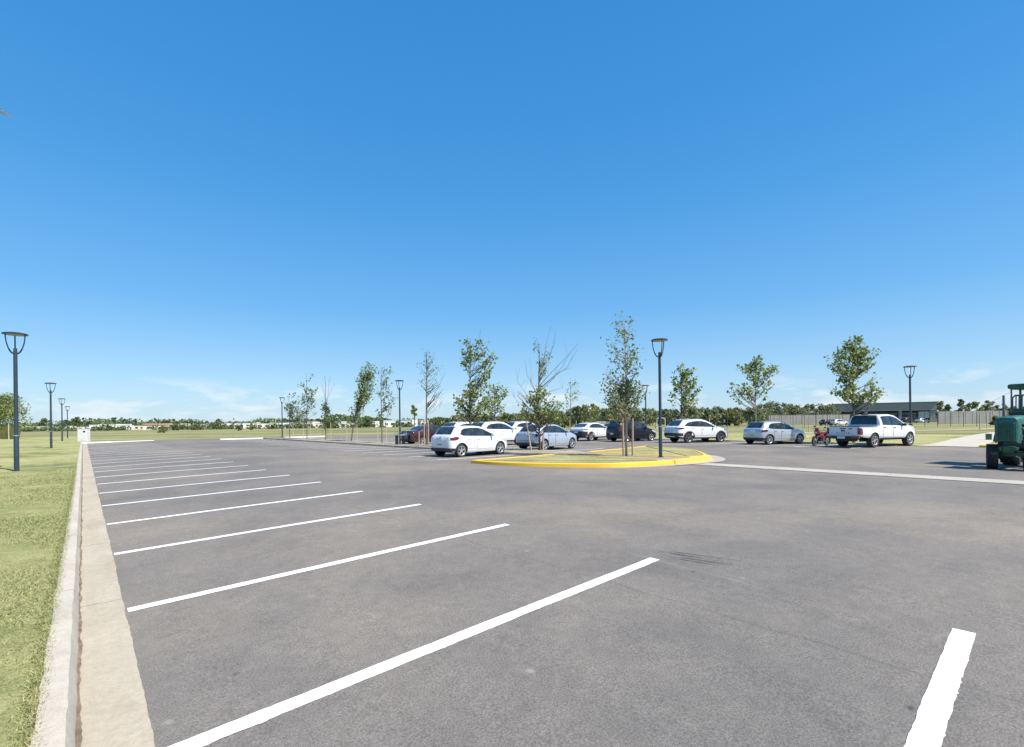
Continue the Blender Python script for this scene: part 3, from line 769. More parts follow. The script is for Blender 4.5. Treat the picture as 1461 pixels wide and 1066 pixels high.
def wheel(parent, x, y, r, w, spokes, rimmat, rimr=0.68, style=5):
    sd=1 if y>0 else -1
    e=empty('wheel',(x,y,r),0,parent)
    b=MB(); b.lathe([(r*rimr,-w*0.42*sd),(r*0.93,-w*0.5*sd),(r*0.985,-w*0.38*sd),(r,-w*0.15*sd),(r,w*0.15*sd),(r*0.985,w*0.38*sd),(r*0.93,w*0.5*sd),(r*(rimr+0.03),w*0.46*sd),(r*rimr,w*0.42*sd)],28,axis='y')
    b.build('tyre',M['tyre'],e,50,fix=True)
    b=MB(); R=r*rimr
    b.lathe([(R*1.03,w*0.45*sd),(R*0.94,w*0.42*sd),(R*0.90,w*0.20*sd),(R*0.2,w*0.16*sd),(0,w*0.16*sd)],28,1,axis='y')
    b.lathe([(R*1.04,w*0.455*sd),(R*0.99,w*0.47*sd),(R*0.91,w*0.42*sd),(R*0.90,w*0.3*sd)],28,0,axis='y')
    b.lathe([(R*0.24,w*0.3*sd),(R*0.22,w*0.42*sd),(R*0.12,w*0.44*sd),(0,w*0.44*sd)],14,0,axis='y')
    for k in range(spokes):
        a=2*math.pi*k/spokes+0.3
        for q in ((-0.11,0.11) if style==5 else (0.0,)):
            a2=a+q
            p0=(R*0.12*math.cos(a2),w*0.37*sd,R*0.12*math.sin(a2)); p1=(R*0.93*math.cos(a+q*1.6),w*0.385*sd,R*0.93*math.sin(a+q*1.6))
            b.tube([p0,p1],[R*0.10,R*0.075 if style==5 else R*0.11],5)
    b.build('rim',[M[rimmat],M['blackplastic']],e,40,fix=True)
    return e
def car(name, sp, loc, heading, paintm, label, cat, group=None):
    """sp: spec; loc: ground point under the middle of the rear axle; heading: degrees to the right of the view axis"""
    t=empty(name,loc,RD(90-heading)); ro=sp['ro']; S=Shell(sp); wb=sp['wb']; wr=sp['wr']
    S.body('body',[M[paintm],M[sp.get('under','blackplastic')]],t,ro,clad=sp.get('clad',0),arches=[(0,wr,wr*1.16),(wb,wr,wr*1.16)])
    tr=sp['track']/2
    for x in (0,wb):
        for s_ in (1,-1): wheel(t,x,s_*tr,wr,sp.get('ww',0.205),sp.get('spokes',5),sp.get('rim','rim'),sp.get('rimr',0.68),sp.get('style',5))
    # glasshouse
    for sd in (1,-1):
        W=sp['win']; b=MB()
        b.grid(sh(S.side_patch(W['up'],W['lo'],sd,0.004,26,6),ro)); b.build('window_surround',M['glassframe'],t,60)
        for (xa,xb) in W['panes']:
            up=[(x,z-0.022) for x,z in W['up']]; lo=[(x,z+0.018) for x,z in W['lo']]
            up=[(xa,np.interp(xa,[q[0] for q in up],[q[1] for q in up]))]+[q for q in up if xa<q[0]<xb]+[(xb,np.interp(xb,[q[0] for q in up],[q[1] for q in up]))]
            lo=[(xa,np.interp(xa,[q[0] for q in lo],[q[1] for q in lo]))]+[q for q in lo if xa<q[0]<xb]+[(xb,np.interp(xb,[q[0] for q in lo],[q[1] for q in lo]))]
            b=MB(); b.grid(sh(S.side_patch(up,lo,sd,0.009,16,5),ro)); b.build('side_window',M['glass'],t,60)
        # doors: a shadow gap and the skin inside it, handle as sub-part
        for (xa,xb,zl) in sp.get('doors',[]):
            zu=min(np.interp(xx,[q[0] for q in W['lo']],[q[1] for q in W['lo']]) for xx in (xa,xb))-0.025
            g=0.011
            b=MB(); b.grid(sh(S.side_patch([(xa-g,zu),(xb+g,zu)],[(xa-g,zl-g),(xb+g,zl-g)],sd,0.003,10,9),ro),1)
            b.grid(sh(S.side_patch([(xa,zu),(xb,zu)],[(xa,zl),(xb,zl)],sd,0.006,10,9),ro),0)
            d=b.build('door',[M[paintm],M['blackplastic']],t,60)
            hz=zu-0.085; hx=xa+0.13
            b=MB(); b.rbox((hx-ro,sd*(S.y(hx,hz)+0.022),hz),(0.19,0.035,0.032),0.012); b.build('door_handle',M[sp.get('handle',paintm)],d,50)
            if sp.get('strip'):
                z=sp['strip']; b=MB(); b.grid(sh(S.side_patch([(xa+0.02,z+0.02),(xb-0.02,z+0.02)],[(xa+0.02,z-0.02),(xb-0.02,z-0.02)],sd,0.012,10,3),ro)); b.build('trim_strip',M['blackplastic'],d,60)
        # lights
        for key,nm in (('tail','tail_light'),('head','headlight')):
            if key in sp:
                q=sp[key]; b=MB(); b.grid(sh(S.side_patch(q['up'],q['lo'],sd,0.008,12,6),ro))
                if 'back' in q:
                    x0,ya,yb,za,zb_=q['back']; b.rbox((x0-ro,sd*(ya+yb)/2,(za+zb_)/2),(0.03,abs(yb-ya),zb_-za),0.012)
                b.build(nm,M[q['mat']],t,60)
        # mirror
        mx=sp['mirror']; y=S.y(mx,S.val('belt',mx))
        b=MB(); b.rbox((mx-ro,sd*(y+0.12),S.val('belt',mx)+0.085),(0.11,0.20,0.14),0.045); b.tube([(mx-ro+0.02,sd*(y-0.03),S.val('belt',mx)+0.02),(mx-ro,sd*(y+0.08),S.val('belt',mx)+0.06)],0.03,6)
        b.build('wing_mirror',M[sp.get('mirrormat',paintm)],t,50)
        if sp.get('archclad'):
            for ax in (0,wb):
                P=[]; N=18; w=sp['archclad']
                for q in range(N+1):
                    a=math.pi*q/N*1.08-0.04*math.pi
                    row=[]
                    for rr in (wr*1.15,wr*1.15+w):
                        x=ax+rr*math.cos(a)+ro; z=max(wr+rr*math.sin(a),S.val('zb',x)+0.03); row.append((x-ro,sd*(S.y(x,z)+0.014),z))
                    P.append(row)
                b=MB(); b.grid(P); b.build('arch_trim',M['greyplastic'],t,60)
        if sp.get('rails'):
            xa,xb=sp['rails']; pts=[(x-ro,sd*(S.val('wt',x)-0.03),S.z(x,S.val('wt',x)-0.03)+0.045) for x in np.linspace(xa,xb,8)]
            pts=[(pts[0][0]-0.05,pts[0][1],pts[0][2]-0.05)]+pts+[(pts[-1][0]+0.05,pts[-1][1],pts[-1][2]-0.05)]
            b=MB(); b.tube(pts,0.017,6); b.build('roof_rail',M[sp.get('railmat','steel')],t,60)
    q=sp['rearglass']; b=MB(); b.grid(sh(S.top_patch(q[0],q[1],q[2],q[3],0.010,(-0.7,0,0.7)),ro)); b.build('rear_window',M['glass'],t,60)
    q=sp['screen']; b=MB(); b.grid(sh(S.top_patch(q[0],q[1],q[2],q[3],0.010,(0.5,0,0.85)),ro)); b.build('windscreen',M['glass'],t,60)
    # rear end
    if 'spoiler' in sp:
        x0,z,w,d=sp['spoiler']; b=MB(); b.rbox((x0-ro,0,z),(d,2*w,0.05),0.02); b.build('spoiler',M[sp.get('spoilermat',paintm)],t,50)
    q=sp['bumper']; b=MB()   # z0,z1,halfwidth,proud
    prof=[]
    for x in (0.0,0.03,0.09,0.17,0.27,0.36):
        prof.append(x)
    for sd in (1,-1):
        P=S.side_patch([(0.0,q[1]),(0.42,q[1]-0.02)],[(0.0,q[0]),(0.42,q[0])],sd,0.010,10,5); b.grid(sh(P,ro))
    hw0=S.val('hw',0)*0.995
    b.rbox((-0.005-ro,0,(q[0]+q[1])/2),(0.045,2*hw0,q[1]-q[0]),0.02)
    b.build('rear_bumper',M[sp.get('bumpermat','blackplastic')],t,60)
    q=sp['plate']; b=MB(); b.rbox((q[0]-ro,0,q[1]),(0.02,0.42,0.125),0.006); b.build('number_plate',M['plate'],t)
    for (x,y,z,dx,dy,dz,mt,nm) in sp.get('extra',[]):
        b=MB(); b.rbox((x-ro,y,z),(dx,dy,dz),min(dx,dy,dz)*0.3); b.build(nm,M[mt],t,50)
    # grille
    if 'grille' in sp:
        x,z,w,h=sp['grille']; b=MB(); b.rbox((x-ro,0,z),(0.05,2*w,h),0.02); b.build('grille',M['blackplastic'],t,50)
    # wiper
    x0,x1=sp['rearglass'][0],sp['rearglass'][1]
    if sp.get('wiper',True):
        xx=x0+0.3*(x1-x0); b=MB(); b.tube([(x0-ro-0.02,0.0,S.z(x0,0)+0.03),(xx-ro-0.02,0.32,S.z(xx,0.32)+0.03)],0.010,5); b.build('wiper',M['blackplastic'],t,60)
    tag(t,label,cat,group); return t

hatch=dict(L=3.97,wb=2.54,ro=0.63,wr=0.315,track=1.49,ww=0.2,
 zb=[(0,.40),(.12,.27),(.5,.21),(3.3,.19),(3.75,.23),(3.97,.34)],
 hw=[(0,.64),(.06,.75),(.2,.825),(.5,.86),(1.0,.87),(2.9,.87),(3.4,.845),(3.7,.76),(3.88,.62),(3.97,.45)],
 belt=[(0,.72),(.06,.88),(.2,.95),(.7,.965),(1.5,.935),(2.6,.905),(3.0,.885),(3.45,.79),(3.8,.67),(3.97,.52)],
 zt=[(0,.78),(.03,.90),(.09,1.00),(.20,1.06),(.34,1.24),(.50,1.39),(.62,1.425),(1.1,1.455),(1.6,1.46),(2.05,1.42),(2.45,1.27),(2.75,1.12),(3.02,.99),(3.3,.925),(3.6,.83),(3.82,.71),(3.97,.55)],
 wt=[(0,.55),(.1,.66),(.25,.66),(.5,.595),(.9,.575),(1.8,.565),(2.2,.58),(2.7,.68),(3.05,.74),(3.5,.70),(3.8,.58),(3.97,.38)],
 win=dict(up=[(.60,1.10),(.72,1.26),(.95,1.335),(1.4,1.365),(1.8,1.36),(2.15,1.29),(2.5,1.13),(2.88,.965)],lo=[(.60,1.06),(.75,1.00),(1.0,.985),(1.7,.965),(2.4,.945),(2.88,.94)],panes=[(.64,1.52),(1.58,2.80)]),
 doors=[(.98,1.55,.40),(1.58,2.62,.36)],
 tail=dict(up=[(.015,.885),(.2,.96),(.42,.955),(.50,.92)],lo=[(.015,.80),(.2,.79),(.34,.80),(.50,.88)],mat='redlight'),
 head=dict(up=[(3.25,.82),(3.5,.80),(3.8,.69)],lo=[(3.25,.78),(3.5,.66),(3.8,.60)],mat='headlight'),
 mirror=2.55,rearglass=(.205,.515,.14,.12),screen=(2.12,3.0,.12,.09),spoiler=(.56,1.425,.52,.16),
 bumper=(.30,.44,.6,.02),plate=(-.012,.86),grille=(3.93,.52,.35,.16),
 extra=[(.0,0,.60,.03,.34,.03,'greyplastic','bumper_slot'),(.055,0,.955,.03,.11,.05,'steel','badge')])
def derive(base, **kw):
    d=dict(base); d.update(kw); return d
def scale_spec(base, sx, sy, sz):
    """stretch a spec (key tables only)"""
    d=dict(base); L0=base['L']; d['L']=L0*sx
    for k in ('zb','belt','zt'): d[k]=[(x*sx,z*sz) for x,z in base[k]]
    for k in ('hw','wt'): d[k]=[(x*sx,y*sy) for x,y in base[k]]
    w=base['win']; f=lambda a:[(x*sx,z*sz) for x,z in a]
    d['win']=dict(up=f(w['up']),lo=f(w['lo']),panes=[(a*sx,b*sx) for a,b in w['panes']])
    d['doors']=[(a*sx,b*sx,z*sz) for a,b,z in base['doors']]
    for k in ('tail','head'):
        q=base[k]; d[k]=dict(up=f(q['up']),lo=f(q['lo']),mat=q['mat'])
    d['mirror']=base['mirror']*sx; q=base['rearglass']; d['rearglass']=(q[0]*sx,q[1]*sx,q[2],q[3]); q=base['screen']; d['screen']=(q[0]*sx,q[1]*sx,q[2],q[3])
    q=base['spoiler']; d['spoiler']=(q[0]*sx,q[1]*sz,q[2]*sy,q[3]); q=base['bumper']; d['bumper']=(q[0]*sz,q[1]*sz,q[2]*sy,q[3])
    q=base['plate']; d['plate']=(q[0],q[1]*sz); q=base['grille']; d['grille']=(q[0]*sx,q[1]*sz,q[2],q[3])
    d['extra']=[(e[0]*sx,e[1],e[2]*sz)+tuple(e[3:]) for e in base['extra']]
    d['ro']=base['ro']*sx; d['wb']=base['wb']*sx; return d
polo=derive(hatch,L=4.06,wb=2.565,ro=0.70,wr=0.315,track=1.51,
 zt=[(0,.78),(.03,.90),(.10,1.00),(.22,1.06),(.38,1.22),(.60,1.385),(.74,1.42),(1.2,1.465),(1.7,1.47),(2.15,1.44),(2.55,1.29),(2.85,1.12),(3.12,1.0),(3.4,.94),(3.7,.85),(3.92,.72),(4.06,.56)],
 hw=[(0,.66),(.06,.76),(.2,.83),(.5,.865),(1.0,.875),(3.0,.875),(3.5,.85),(3.8,.77),(3.97,.63),(4.06,.47)],
 zb=[(0,.38),(.12,.27),(.5,.21),(3.4,.19),(3.85,.23),(4.06,.34)],
 belt=[(0,.72),(.06,.88),(.2,.95),(.7,.955),(1.5,.945),(2.7,.92),(3.1,.90),(3.5,.81),(3.9,.69),(4.06,.53)],
 wt=[(0,.55),(.1,.66),(.25,.67),(.5,.62),(.9,.585),(1.9,.575),(2.3,.59),(2.8,.69),(3.15,.75),(3.6,.71),(3.9,.59),(4.06,.40)],
 win=dict(up=[(.66,1.16),(.80,1.28),(1.1,1.36),(1.6,1.375),(1.95,1.365),(2.25,1.31),(2.6,1.15),(2.98,.98)],lo=[(.66,1.02),(1.0,.995),(1.7,.985),(2.4,.965),(2.98,.955)],panes=[(.70,1.60),(1.66,2.9)]),
 doors=[(1.02,1.62,.40),(1.65,2.72,.36)],
 tail=dict(up=[(.02,.93),(.3,.95),(.44,.93)],lo=[(.02,.78),(.3,.79),(.44,.84)],mat='darkred'),
 head=dict(up=[(3.4,.83),(3.6,.81),(3.9,.70)],lo=[(3.4,.79),(3.6,.69),(3.9,.62)],mat='headlight'),
 mirror=2.66,rearglass=(.23,.64,.13,.12),screen=(2.22,3.1,.12,.09),spoiler=(.66,1.415,.52,.14),grille=(4.03,.55,.4,.15),strip=None,
 extra=[(.055,0,.965,.03,.10,.07,'steel','badge'),(.01,0,.58,.025,.9,.02,'greyplastic','bumper_line')])
suv=dict(L=4.58,wb=2.716,ro=0.92,wr=0.36,track=1.60,ww=0.225,under='blackplastic',clad=1,
 zb=[(0,.48),(.12,.36),(.5,.28),(3.8,.26),(4.3,.30),(4.58,.42)],
 hw=[(0,.72),(.06,.82),(.2,.885),(.5,.92),(1.0,.935),(3.3,.935),(3.9,.91),(4.25,.83),(4.48,.68),(4.58,.52)],
 belt=[(0,.86),(.06,1.00),(.2,1.08),(.7,1.12),(1.5,1.10),(2.8,1.06),(3.3,1.04),(3.9,.97),(4.35,.84),(4.58,.64)],
 zt=[(0,.90),(.03,1.02),(.10,1.13),(.22,1.20),(.42,1.40),(.62,1.56),(.80,1.605),(1.3,1.655),(1.9,1.67),(2.4,1.63),(2.85,1.45),(3.15,1.27),(3.4,1.14),(3.8,1.07),(4.2,.98),(4.45,.83),(4.58,.66)],
 wt=[(0,.62),(.1,.74),(.3,.73),(.6,.65),(1.0,.625),(2.1,.61),(2.6,.64),(3.1,.74),(3.4,.80),(4.0,.77),(4.4,.62),(4.58,.45)],
 win=dict(up=[(.62,1.27),(.80,1.40),(1.1,1.50),(1.7,1.55),(2.15,1.54),(2.5,1.46),(2.9,1.27),(3.2,1.12)],lo=[(.62,1.19),(1.0,1.16),(1.8,1.135),(2.6,1.11),(3.2,1.09)],panes=[(.66,1.16),(1.22,1.92),(1.99,3.12)]),
 doors=[(1.12,1.95,.52),(1.98,3.02,.50)],
 tail=dict(up=[(.02,1.07),(.25,1.10),(.52,1.085)],lo=[(.02,.96),(.25,.96),(.52,1.01)],mat='darkred'),
 head=dict(up=[(3.95,.95),(4.2,.93),(4.42,.84)],lo=[(3.95,.90),(4.2,.82),(4.42,.76)],mat='headlight'),
 mirror=2.98,rearglass=(.24,.66,.13,.12),screen=(2.5,3.38,.12,.09),spoiler=(.72,1.60,.56,.2),
 bumper=(.50,.70,.7,.02),plate=(-.015,.86),grille=(4.54,.68,.5,.22),rails=(.95,2.3),archclad=0.07,
 extra=[(-.01,0,.45,.05,1.1,.10,'steel','skid_plate'),(.06,0,1.02,.03,.5,.035,'steel','badge')],rim='rimdark',spokes=5)
xover=derive(suv,L=4.27,wb=2.57,ro=0.86,wr=0.335,track=1.55,
 zt=[(0,.92),(.03,1.00),(.12,1.08),(.30,1.13),(.60,1.27),(.90,1.41),(1.2,1.485),(1.6,1.51),(2.0,1.50),(2.4,1.41),(2.75,1.25),(3.05,1.09),(3.4,1.02),(3.9,.93),(4.15,.80),(4.27,.64)],
 zb=[(0,.46),(.12,.34),(.5,.26),(3.5,.24),(4.0,.28),(4.27,.4)],
 hw=[(0,.68),(.06,.78),(.2,.85),(.5,.88),(1.0,.885),(3.0,.885),(3.6,.86),(3.95,.78),(4.18,.64),(4.27,.48)],
 belt=[(0,.86),(.06,.96),(.2,1.02),(.7,1.045),(1.5,1.03),(2.6,1.0),(3.0,.98),(3.6,.91),(4.05,.78),(4.27,.62)],
 wt=[(0,.60),(.1,.70),(.3,.70),(.7,.635),(1.1,.60),(1.9,.585),(2.3,.60),(2.8,.70),(3.1,.75),(3.7,.72),(4.1,.58),(4.27,.42)],
 win=dict(up=[(.72,1.16),(.95,1.29),(1.25,1.38),(1.7,1.41),(2.05,1.39),(2.35,1.32),(2.65,1.17),(2.92,1.04)],lo=[(.72,1.10),(1.1,1.075),(1.7,1.06),(2.4,1.04),(2.92,1.02)],panes=[(.76,1.62),(1.69,2.85)]),
 doors=[(1.05,1.65,.48),(1.68,2.74,.46)],
 tail=dict(up=[(.02,1.0),(.25,1.02),(.5,1.0)],lo=[(.02,.93),(.25,.93),(.5,.96)],mat='darkred'),
 head=dict(up=[(3.6,.89),(3.85,.87),(4.1,.78)],lo=[(3.6,.85),(3.85,.78),(4.1,.72)],mat='headlight'),
 mirror=2.68,rearglass=(.34,.86,.13,.13),screen=(2.06,3.0,.12,.09),spoiler=(.28,1.13,.52,.12),bumper=(.42,.80,.7,.02),plate=(-.02,.72),grille=(4.23,.62,.45,.2),rails=(1.15,1.95),railmat='blackplastic',
 extra=[(.05,0,.965,.04,1.1,.06,'blackplastic','light_band')],rim='rim',spokes=5)
mpv=derive(hatch,L=4.05,wb=2.5,ro=0.78,wr=0.315,track=1.48,
 zt=[(0,.84),(.03,1.0),(.08,1.10),(.16,1.22),(.28,1.44),(.40,1.54),(.55,1.57),(1.1,1.60),(1.7,1.595),(2.1,1.55),(2.5,1.39),(2.8,1.20),(3.05,1.05),(3.3,.98),(3.7,.87),(3.92,.74),(4.05,.58)],
 hw=[(0,.68),(.06,.78),(.2,.83),(.5,.85),(1.0,.86),(3.0,.86),(3.5,.835),(3.8,.76),(3.97,.62),(4.05,.46)],
 zb=[(0,.38),(.12,.28),(.5,.22),(3.4,.2),(3.85,.24),(4.05,.34)],
 belt=[(0,.78),(.06,.94),(.2,1.0),(.7,1.0),(1.5,.985),(2.6,.955),(3.05,.93),(3.5,.84),(3.9,.70),(4.05,.55)],
 wt=[(0,.60),(.1,.70),(.25,.66),(.5,.61),(.9,.595),(1.9,.585),(2.3,.60),(2.8,.70),(3.1,.75),(3.6,.71),(3.9,.58),(4.05,.40)],
 win=dict(up=[(.42,1.30),(.55,1.43),(.9,1.495),(1.6,1.505),(1.95,1.49),(2.25,1.43),(2.6,1.24),(2.92,1.03)],lo=[(.42,1.07),(1.0,1.045),(1.7,1.03),(2.4,1.005),(2.92,.985)],panes=[(.46,.92),(.98,1.62),(1.69,2.85)]),
 doors=[(.95,1.66,.40),(1.69,2.74,.38)],
 tail=dict(up=[(.02,1.12),(.2,1.2),(.3,1.2)],lo=[(.02,.86),(.2,.86),(.3,.95)],mat='darkred'),
 head=dict(up=[(3.35,.86),(3.6,.83),(3.9,.71)],lo=[(3.35,.80),(3.6,.70),(3.9,.62)],mat='headlight'),
 mirror=2.62,rearglass=(.135,.38,.13,.12),screen=(2.12,3.02,.12,.09),spoiler=(.42,1.555,.52,.2),bumper=(.34,.5,.6,.02),plate=(-.012,.62),grille=(4.02,.55,.4,.15),
 extra=[(.06,0,.98,.03,.4,.03,'steel','badge'),(.03,.28,.72,.03,.2,.12,'plate','bumper_panel')],strip=.58)
sedan=derive(hatch,L=4.45,wb=2.62,ro=0.98,wr=0.315,track=1.50,
 zt=[(0,.80),(.03,.93),(.10,1.02),(.25,1.055),(.55,1.085),(.75,1.14),(1.05,1.30),(1.35,1.42),(1.7,1.465),(2.1,1.47),(2.5,1.44),(2.9,1.29),(3.2,1.12),(3.45,1.0),(3.8,.93),(4.1,.84),(4.32,.72),(4.45,.56)],
 hw=[(0,.66),(.06,.76),(.2,.82),(.5,.85),(1.0,.865),(3.3,.865),(3.9,.84),(4.2,.76),(4.37,.62),(4.45,.46)],
 zb=[(0,.40),(.12,.29),(.5,.22),(3.8,.2),(4.25,.24),(4.45,.34)],
 belt=[(0,.76),(.06,.90),(.2,.97),(.7,.99),(1.5,.965),(2.9,.93),(3.4,.91),(3.9,.83),(4.3,.69),(4.45,.53)],
 wt=[(0,.58),(.1,.68),(.5,.70),(.8,.69),(1.2,.61),(1.7,.575),(2.3,.57),(2.7,.595),(3.1,.69),(3.5,.75),(4.0,.71),(4.3,.58),(4.45,.40)],
 win=dict(up=[(1.0,1.14),(1.2,1.26),(1.5,1.35),(2.0,1.375),(2.3,1.365),(2.6,1.30),(2.95,1.13),(3.25,.98)],lo=[(1.0,1.04),(1.5,1.005),(2.2,.985),(2.8,.965),(3.25,.955)],panes=[(1.05,1.95),(2.02,3.18)]),
 doors=[(1.35,1.98,.40),(2.01,3.06,.38)],
 tail=dict(up=[(.02,.98),(.2,1.0),(.4,.99)],lo=[(.02,.84),(.2,.85),(.4,.92)],mat='darkred'),
 head=dict(up=[(3.75,.84),(4.0,.81),(4.3,.70)],lo=[(3.75,.80),(4.0,.70),(4.3,.62)],mat='headlight'),
 mirror=2.95,rearglass=(.76,1.34,.12,.12),screen=(2.52,3.42,.12,.09),spoiler=(.14,1.04,.55,.1),bumper=(.34,.46,.6,.02),plate=(-.012,.86),grille=(4.42,.55,.4,.15),wiper=False,
 extra=[(.07,0,.97,.03,.10,.06,'steel','badge')])

def put(hd, x, d, near=0.0):
    """rear axle middle from where a wheel on the right-hand side stands, 'near' metres off the middle"""
    p=depth(x,600,d); a=RD(hd); return (p.x-near*math.cos(a),p.y+near*math.sin(a),0.006)
GC='cars parked nose-in or backed in around the car park'
car('parked_car',hatch,put(43.5,656.5,22.2,.75),43.5,'whitecar','white small hatchback with red tail lights in the near stall, front car of the group','car',GC)
car('parked_car',derive(polo,extra=polo['extra']),put(43.5,775,26.6,.75),43.5,'bluecar','pale silver-blue hatchback parked behind the staked whip-topped tree','car',GC)
car('parked_car',derive(suv,rails=None),put(45,687,32.6),45,'whitecar','white crossover directly behind the front white hatchback, no roof rails','car',GC)
car('parked_car',derive(suv,clad=0),put(45,648,35.0),45,'whitecar','mostly hidden white car, only its roof with dark rails shows above the front hatchback','car',GC)
car('parked_car',sedan,put(46,594.5,35.5),46,'maroon','dark maroon sedan parked by the strip lamp','car',GC)
car('parked_car',derive(suv),put(52,733,44.5),52,'whitecar','white off-roader far behind, roof and side windows showing between two nearer cars','car',GC)
car('parked_car',xover,put(49,842,39.0,.78),49,'whitecar','white crossover with grey lower bumper partly behind the black hatchback','car',GC)
car('parked_car',mpv,put(63,892.8,36.8,.74),63,'blackcar','black tall hatchback with silver wheels behind the island tree','car',GC)
car('parked_car',suv,put(73,981.8,33.9,.8),73,'whitecar','white crossover with a black rear bumper right of the island lamp','car',GC)
car('parked_car',derive(hatch,tail=dict(hatch['tail'],mat='darkred'),spokes=7,style=1),put(71,1096.5,30.2,.75),71,'silvercar','small silver hatchback beside the red motorcycle','car',GC)

# ---- pickup: cab and bonnet on the loft, open bed behind
pk=dict(L=5.36,wb=3.22,ro=1.23,wr=0.385,track=1.58,ww=0.26,spokes=6,style=1,rim='rim',rimr=0.62,
 zb=[(0,.60),(.3,.55),(.9,.50),(2.0,.48),(4.3,.46),(5.0,.48),(5.36,.58)],
 hw=[(0,.875),(.05,.90),(.5,.92),(1.6,.925),(4.2,.925),(4.8,.90),(5.15,.80),(5.36,.58)],
 belt=[(0,1.08),(1.70,1.10),(1.78,1.12),(2.6,1.14),(3.6,1.13),(4.2,1.12),(4.8,1.04),(5.2,.90),(5.36,.74)],
 zt=[(0,1.135),(1.70,1.15),(1.76,1.20),(1.80,1.40),(1.87,1.66),(1.98,1.765),(2.4,1.81),(2.9,1.815),(3.3,1.77),(3.7,1.56),(4.0,1.37),(4.25,1.23),(4.7,1.16),(5.05,1.06),(5.28,.90),(5.36,.76)],
 wt=[(0,.84),(1.65,.86),(1.80,.76),(2.0,.655),(2.9,.64),(3.3,.665),(3.8,.76),(4.25,.83),(4.8,.80),(5.15,.68),(5.36,.48)],
 dense=[1.72,1.74,1.76,1.78,1.8,1.82,1.85,1.88,1.92,1.97],
 win=dict(up=[(2.02,1.66),(2.2,1.70),(2.8,1.715),(3.1,1.695),(3.4,1.60),(3.75,1.38),(4.02,1.21)],lo=[(2.02,1.22),(2.6,1.20),(3.3,1.185),(4.02,1.175)],panes=[(2.06,2.80),(2.87,3.92)]),
 doors=[(1.98,2.82,.56),(2.86,3.84,.54)],handle='blackplastic',mirrormat='blackplastic',
 tail=dict(up=[(.0,1.07),(.15,1.07),(.20,1.06)],lo=[(.0,.72),(.15,.72),(.20,.73)],mat='redlight',back=(-.004,.76,.885,.74,1.07)),
 head=dict(up=[(4.7,1.03),(4.95,1.0),(5.25,.87)],lo=[(4.7,.96),(4.95,.84),(5.25,.74)],mat='headlight'),
 mirror=3.72,rearglass=(1.772,1.955,.10,.10),screen=(3.35,4.22,.10,.08),wiper=False,
 bumper=(.60,.62,.5,.0),plate=(-.16,.56),grille=(5.33,.72,.5,.26),
 extra=[(-.10,0,.56,.13,1.00,.16,'blackplastic','bumper_bar'),(-.10,.70,.57,.13,.42,.15,'redlight','bumper_end'),(-.10,-.70,.57,.13,.42,.15,'redlight','bumper_end'),
        (-.008,0,1.045,.03,.30,.05,'blackplastic','tailgate_handle'),(-.008,0,.925,.025,.20,.075,'blackplastic','badge'),(-.008,-.40,1.04,.02,.17,.055,'greyplastic','badge'),
        (.85,0,1.145,1.60,1.56,.045,'blackplastic','bed_cover'),(.3,0,.42,.5,.9,.16,'blackplastic','spare_carrier'),(1.9,0,1.805,.06,.36,.05,'blackplastic','brake_light'),
        (1.0,.55,.40,.9,.14,.16,'blackplastic','chassis_rail'),(1.0,-.55,.40,.9,.14,.16,'blackplastic','chassis_rail'),(3.0,0,.43,2.8,1.3,.10,'blackplastic','chassis_rail')])
pt=car('pickup_truck',pk,put(67,1245,26.0,.8),67,'whitecar','white double-cab pickup truck with red bumper ends, rear towards the viewer','pickup',GC)
fc=bpy.data.curves.new('tailgate_lettering','FONT'); fc.body='RANGER'; fc.size=0.105; fc.extrude=0.004; fc.space_character=2.1; fc.align_x='CENTER'
fo=bpy.data.objects.new('tailgate_lettering',fc); link(fo)
bpy.context.view_layer.update(); dg=bpy.context.evaluated_depsgraph_get(); lm=bpy.data.meshes.new_from_object(fo.evaluated_get(dg)); bpy.data.objects.remove(fo)
lm.materials.clear(); lm.materials.append(M['greyplastic'])
lo=bpy.data.objects.new('tailgate_lettering',lm); link(lo,pt)
lo.matrix_local=Matrix.Translation((-1.238,0,0.765))@Matrix.Rotation(RD(-90),4,'Z')@Matrix.Rotation(RD(90),4,'X')
# ---- red motorcycle on its stand, front wheel to the left
p=depth(1171,636,28.6)
mc=empty('motorcycle',(p.x,p.y,0.006))     # local +x forward
mc.rotation_euler=(RD(-7),0,RD(206)); mc.scale=(0.94,0.94,0.92)
def bikewheel(x,r,w,nm='wheel'):
    e=empty(nm,(x,0,r),0,mc)
    b=MB(); b.lathe([(r*0.74,-w*0.4),(r*0.9,-w*0.5),(r,-w*0.2),(r,w*0.2),(r*0.9,w*0.5),(r*0.74,w*0.4),(r*0.74,-w*0.4)],24,axis='y'); b.build('tyre',M['tyre'],e,50,fix=True)
    b=MB(); b.lathe([(r*0.75,-w*0.3),(r*0.66,-w*0.25),(r*0.66,w*0.25),(r*0.75,w*0.3)],24,axis='y'); b.lathe([(0.0,-0.06),(0.05,-0.06),(0.05,0.06),(0.0,0.06)],10,axis='y')
    for k in range(6):
        a=k*math.pi/3; b.tube([(0,0,0),(r*0.68*math.cos(a),0,r*0.68*math.sin(a))],0.014,5)
    b.build('rim',M['rimdark'],e,40)
bikewheel(0.64,0.30,0.11); bikewheel(-0.62,0.30,0.13)
b=MB(); b.tube([(0.64,0.08,0.30),(0.47,0.09,0.80),(0.40,0.07,0.98)],0.024,7); b.tube([(0.64,-0.08,0.30),(0.47,-0.09,0.80),(0.40,-0.07,0.98)],0.024,7); b.build('fork',M['steel'],mc,50)
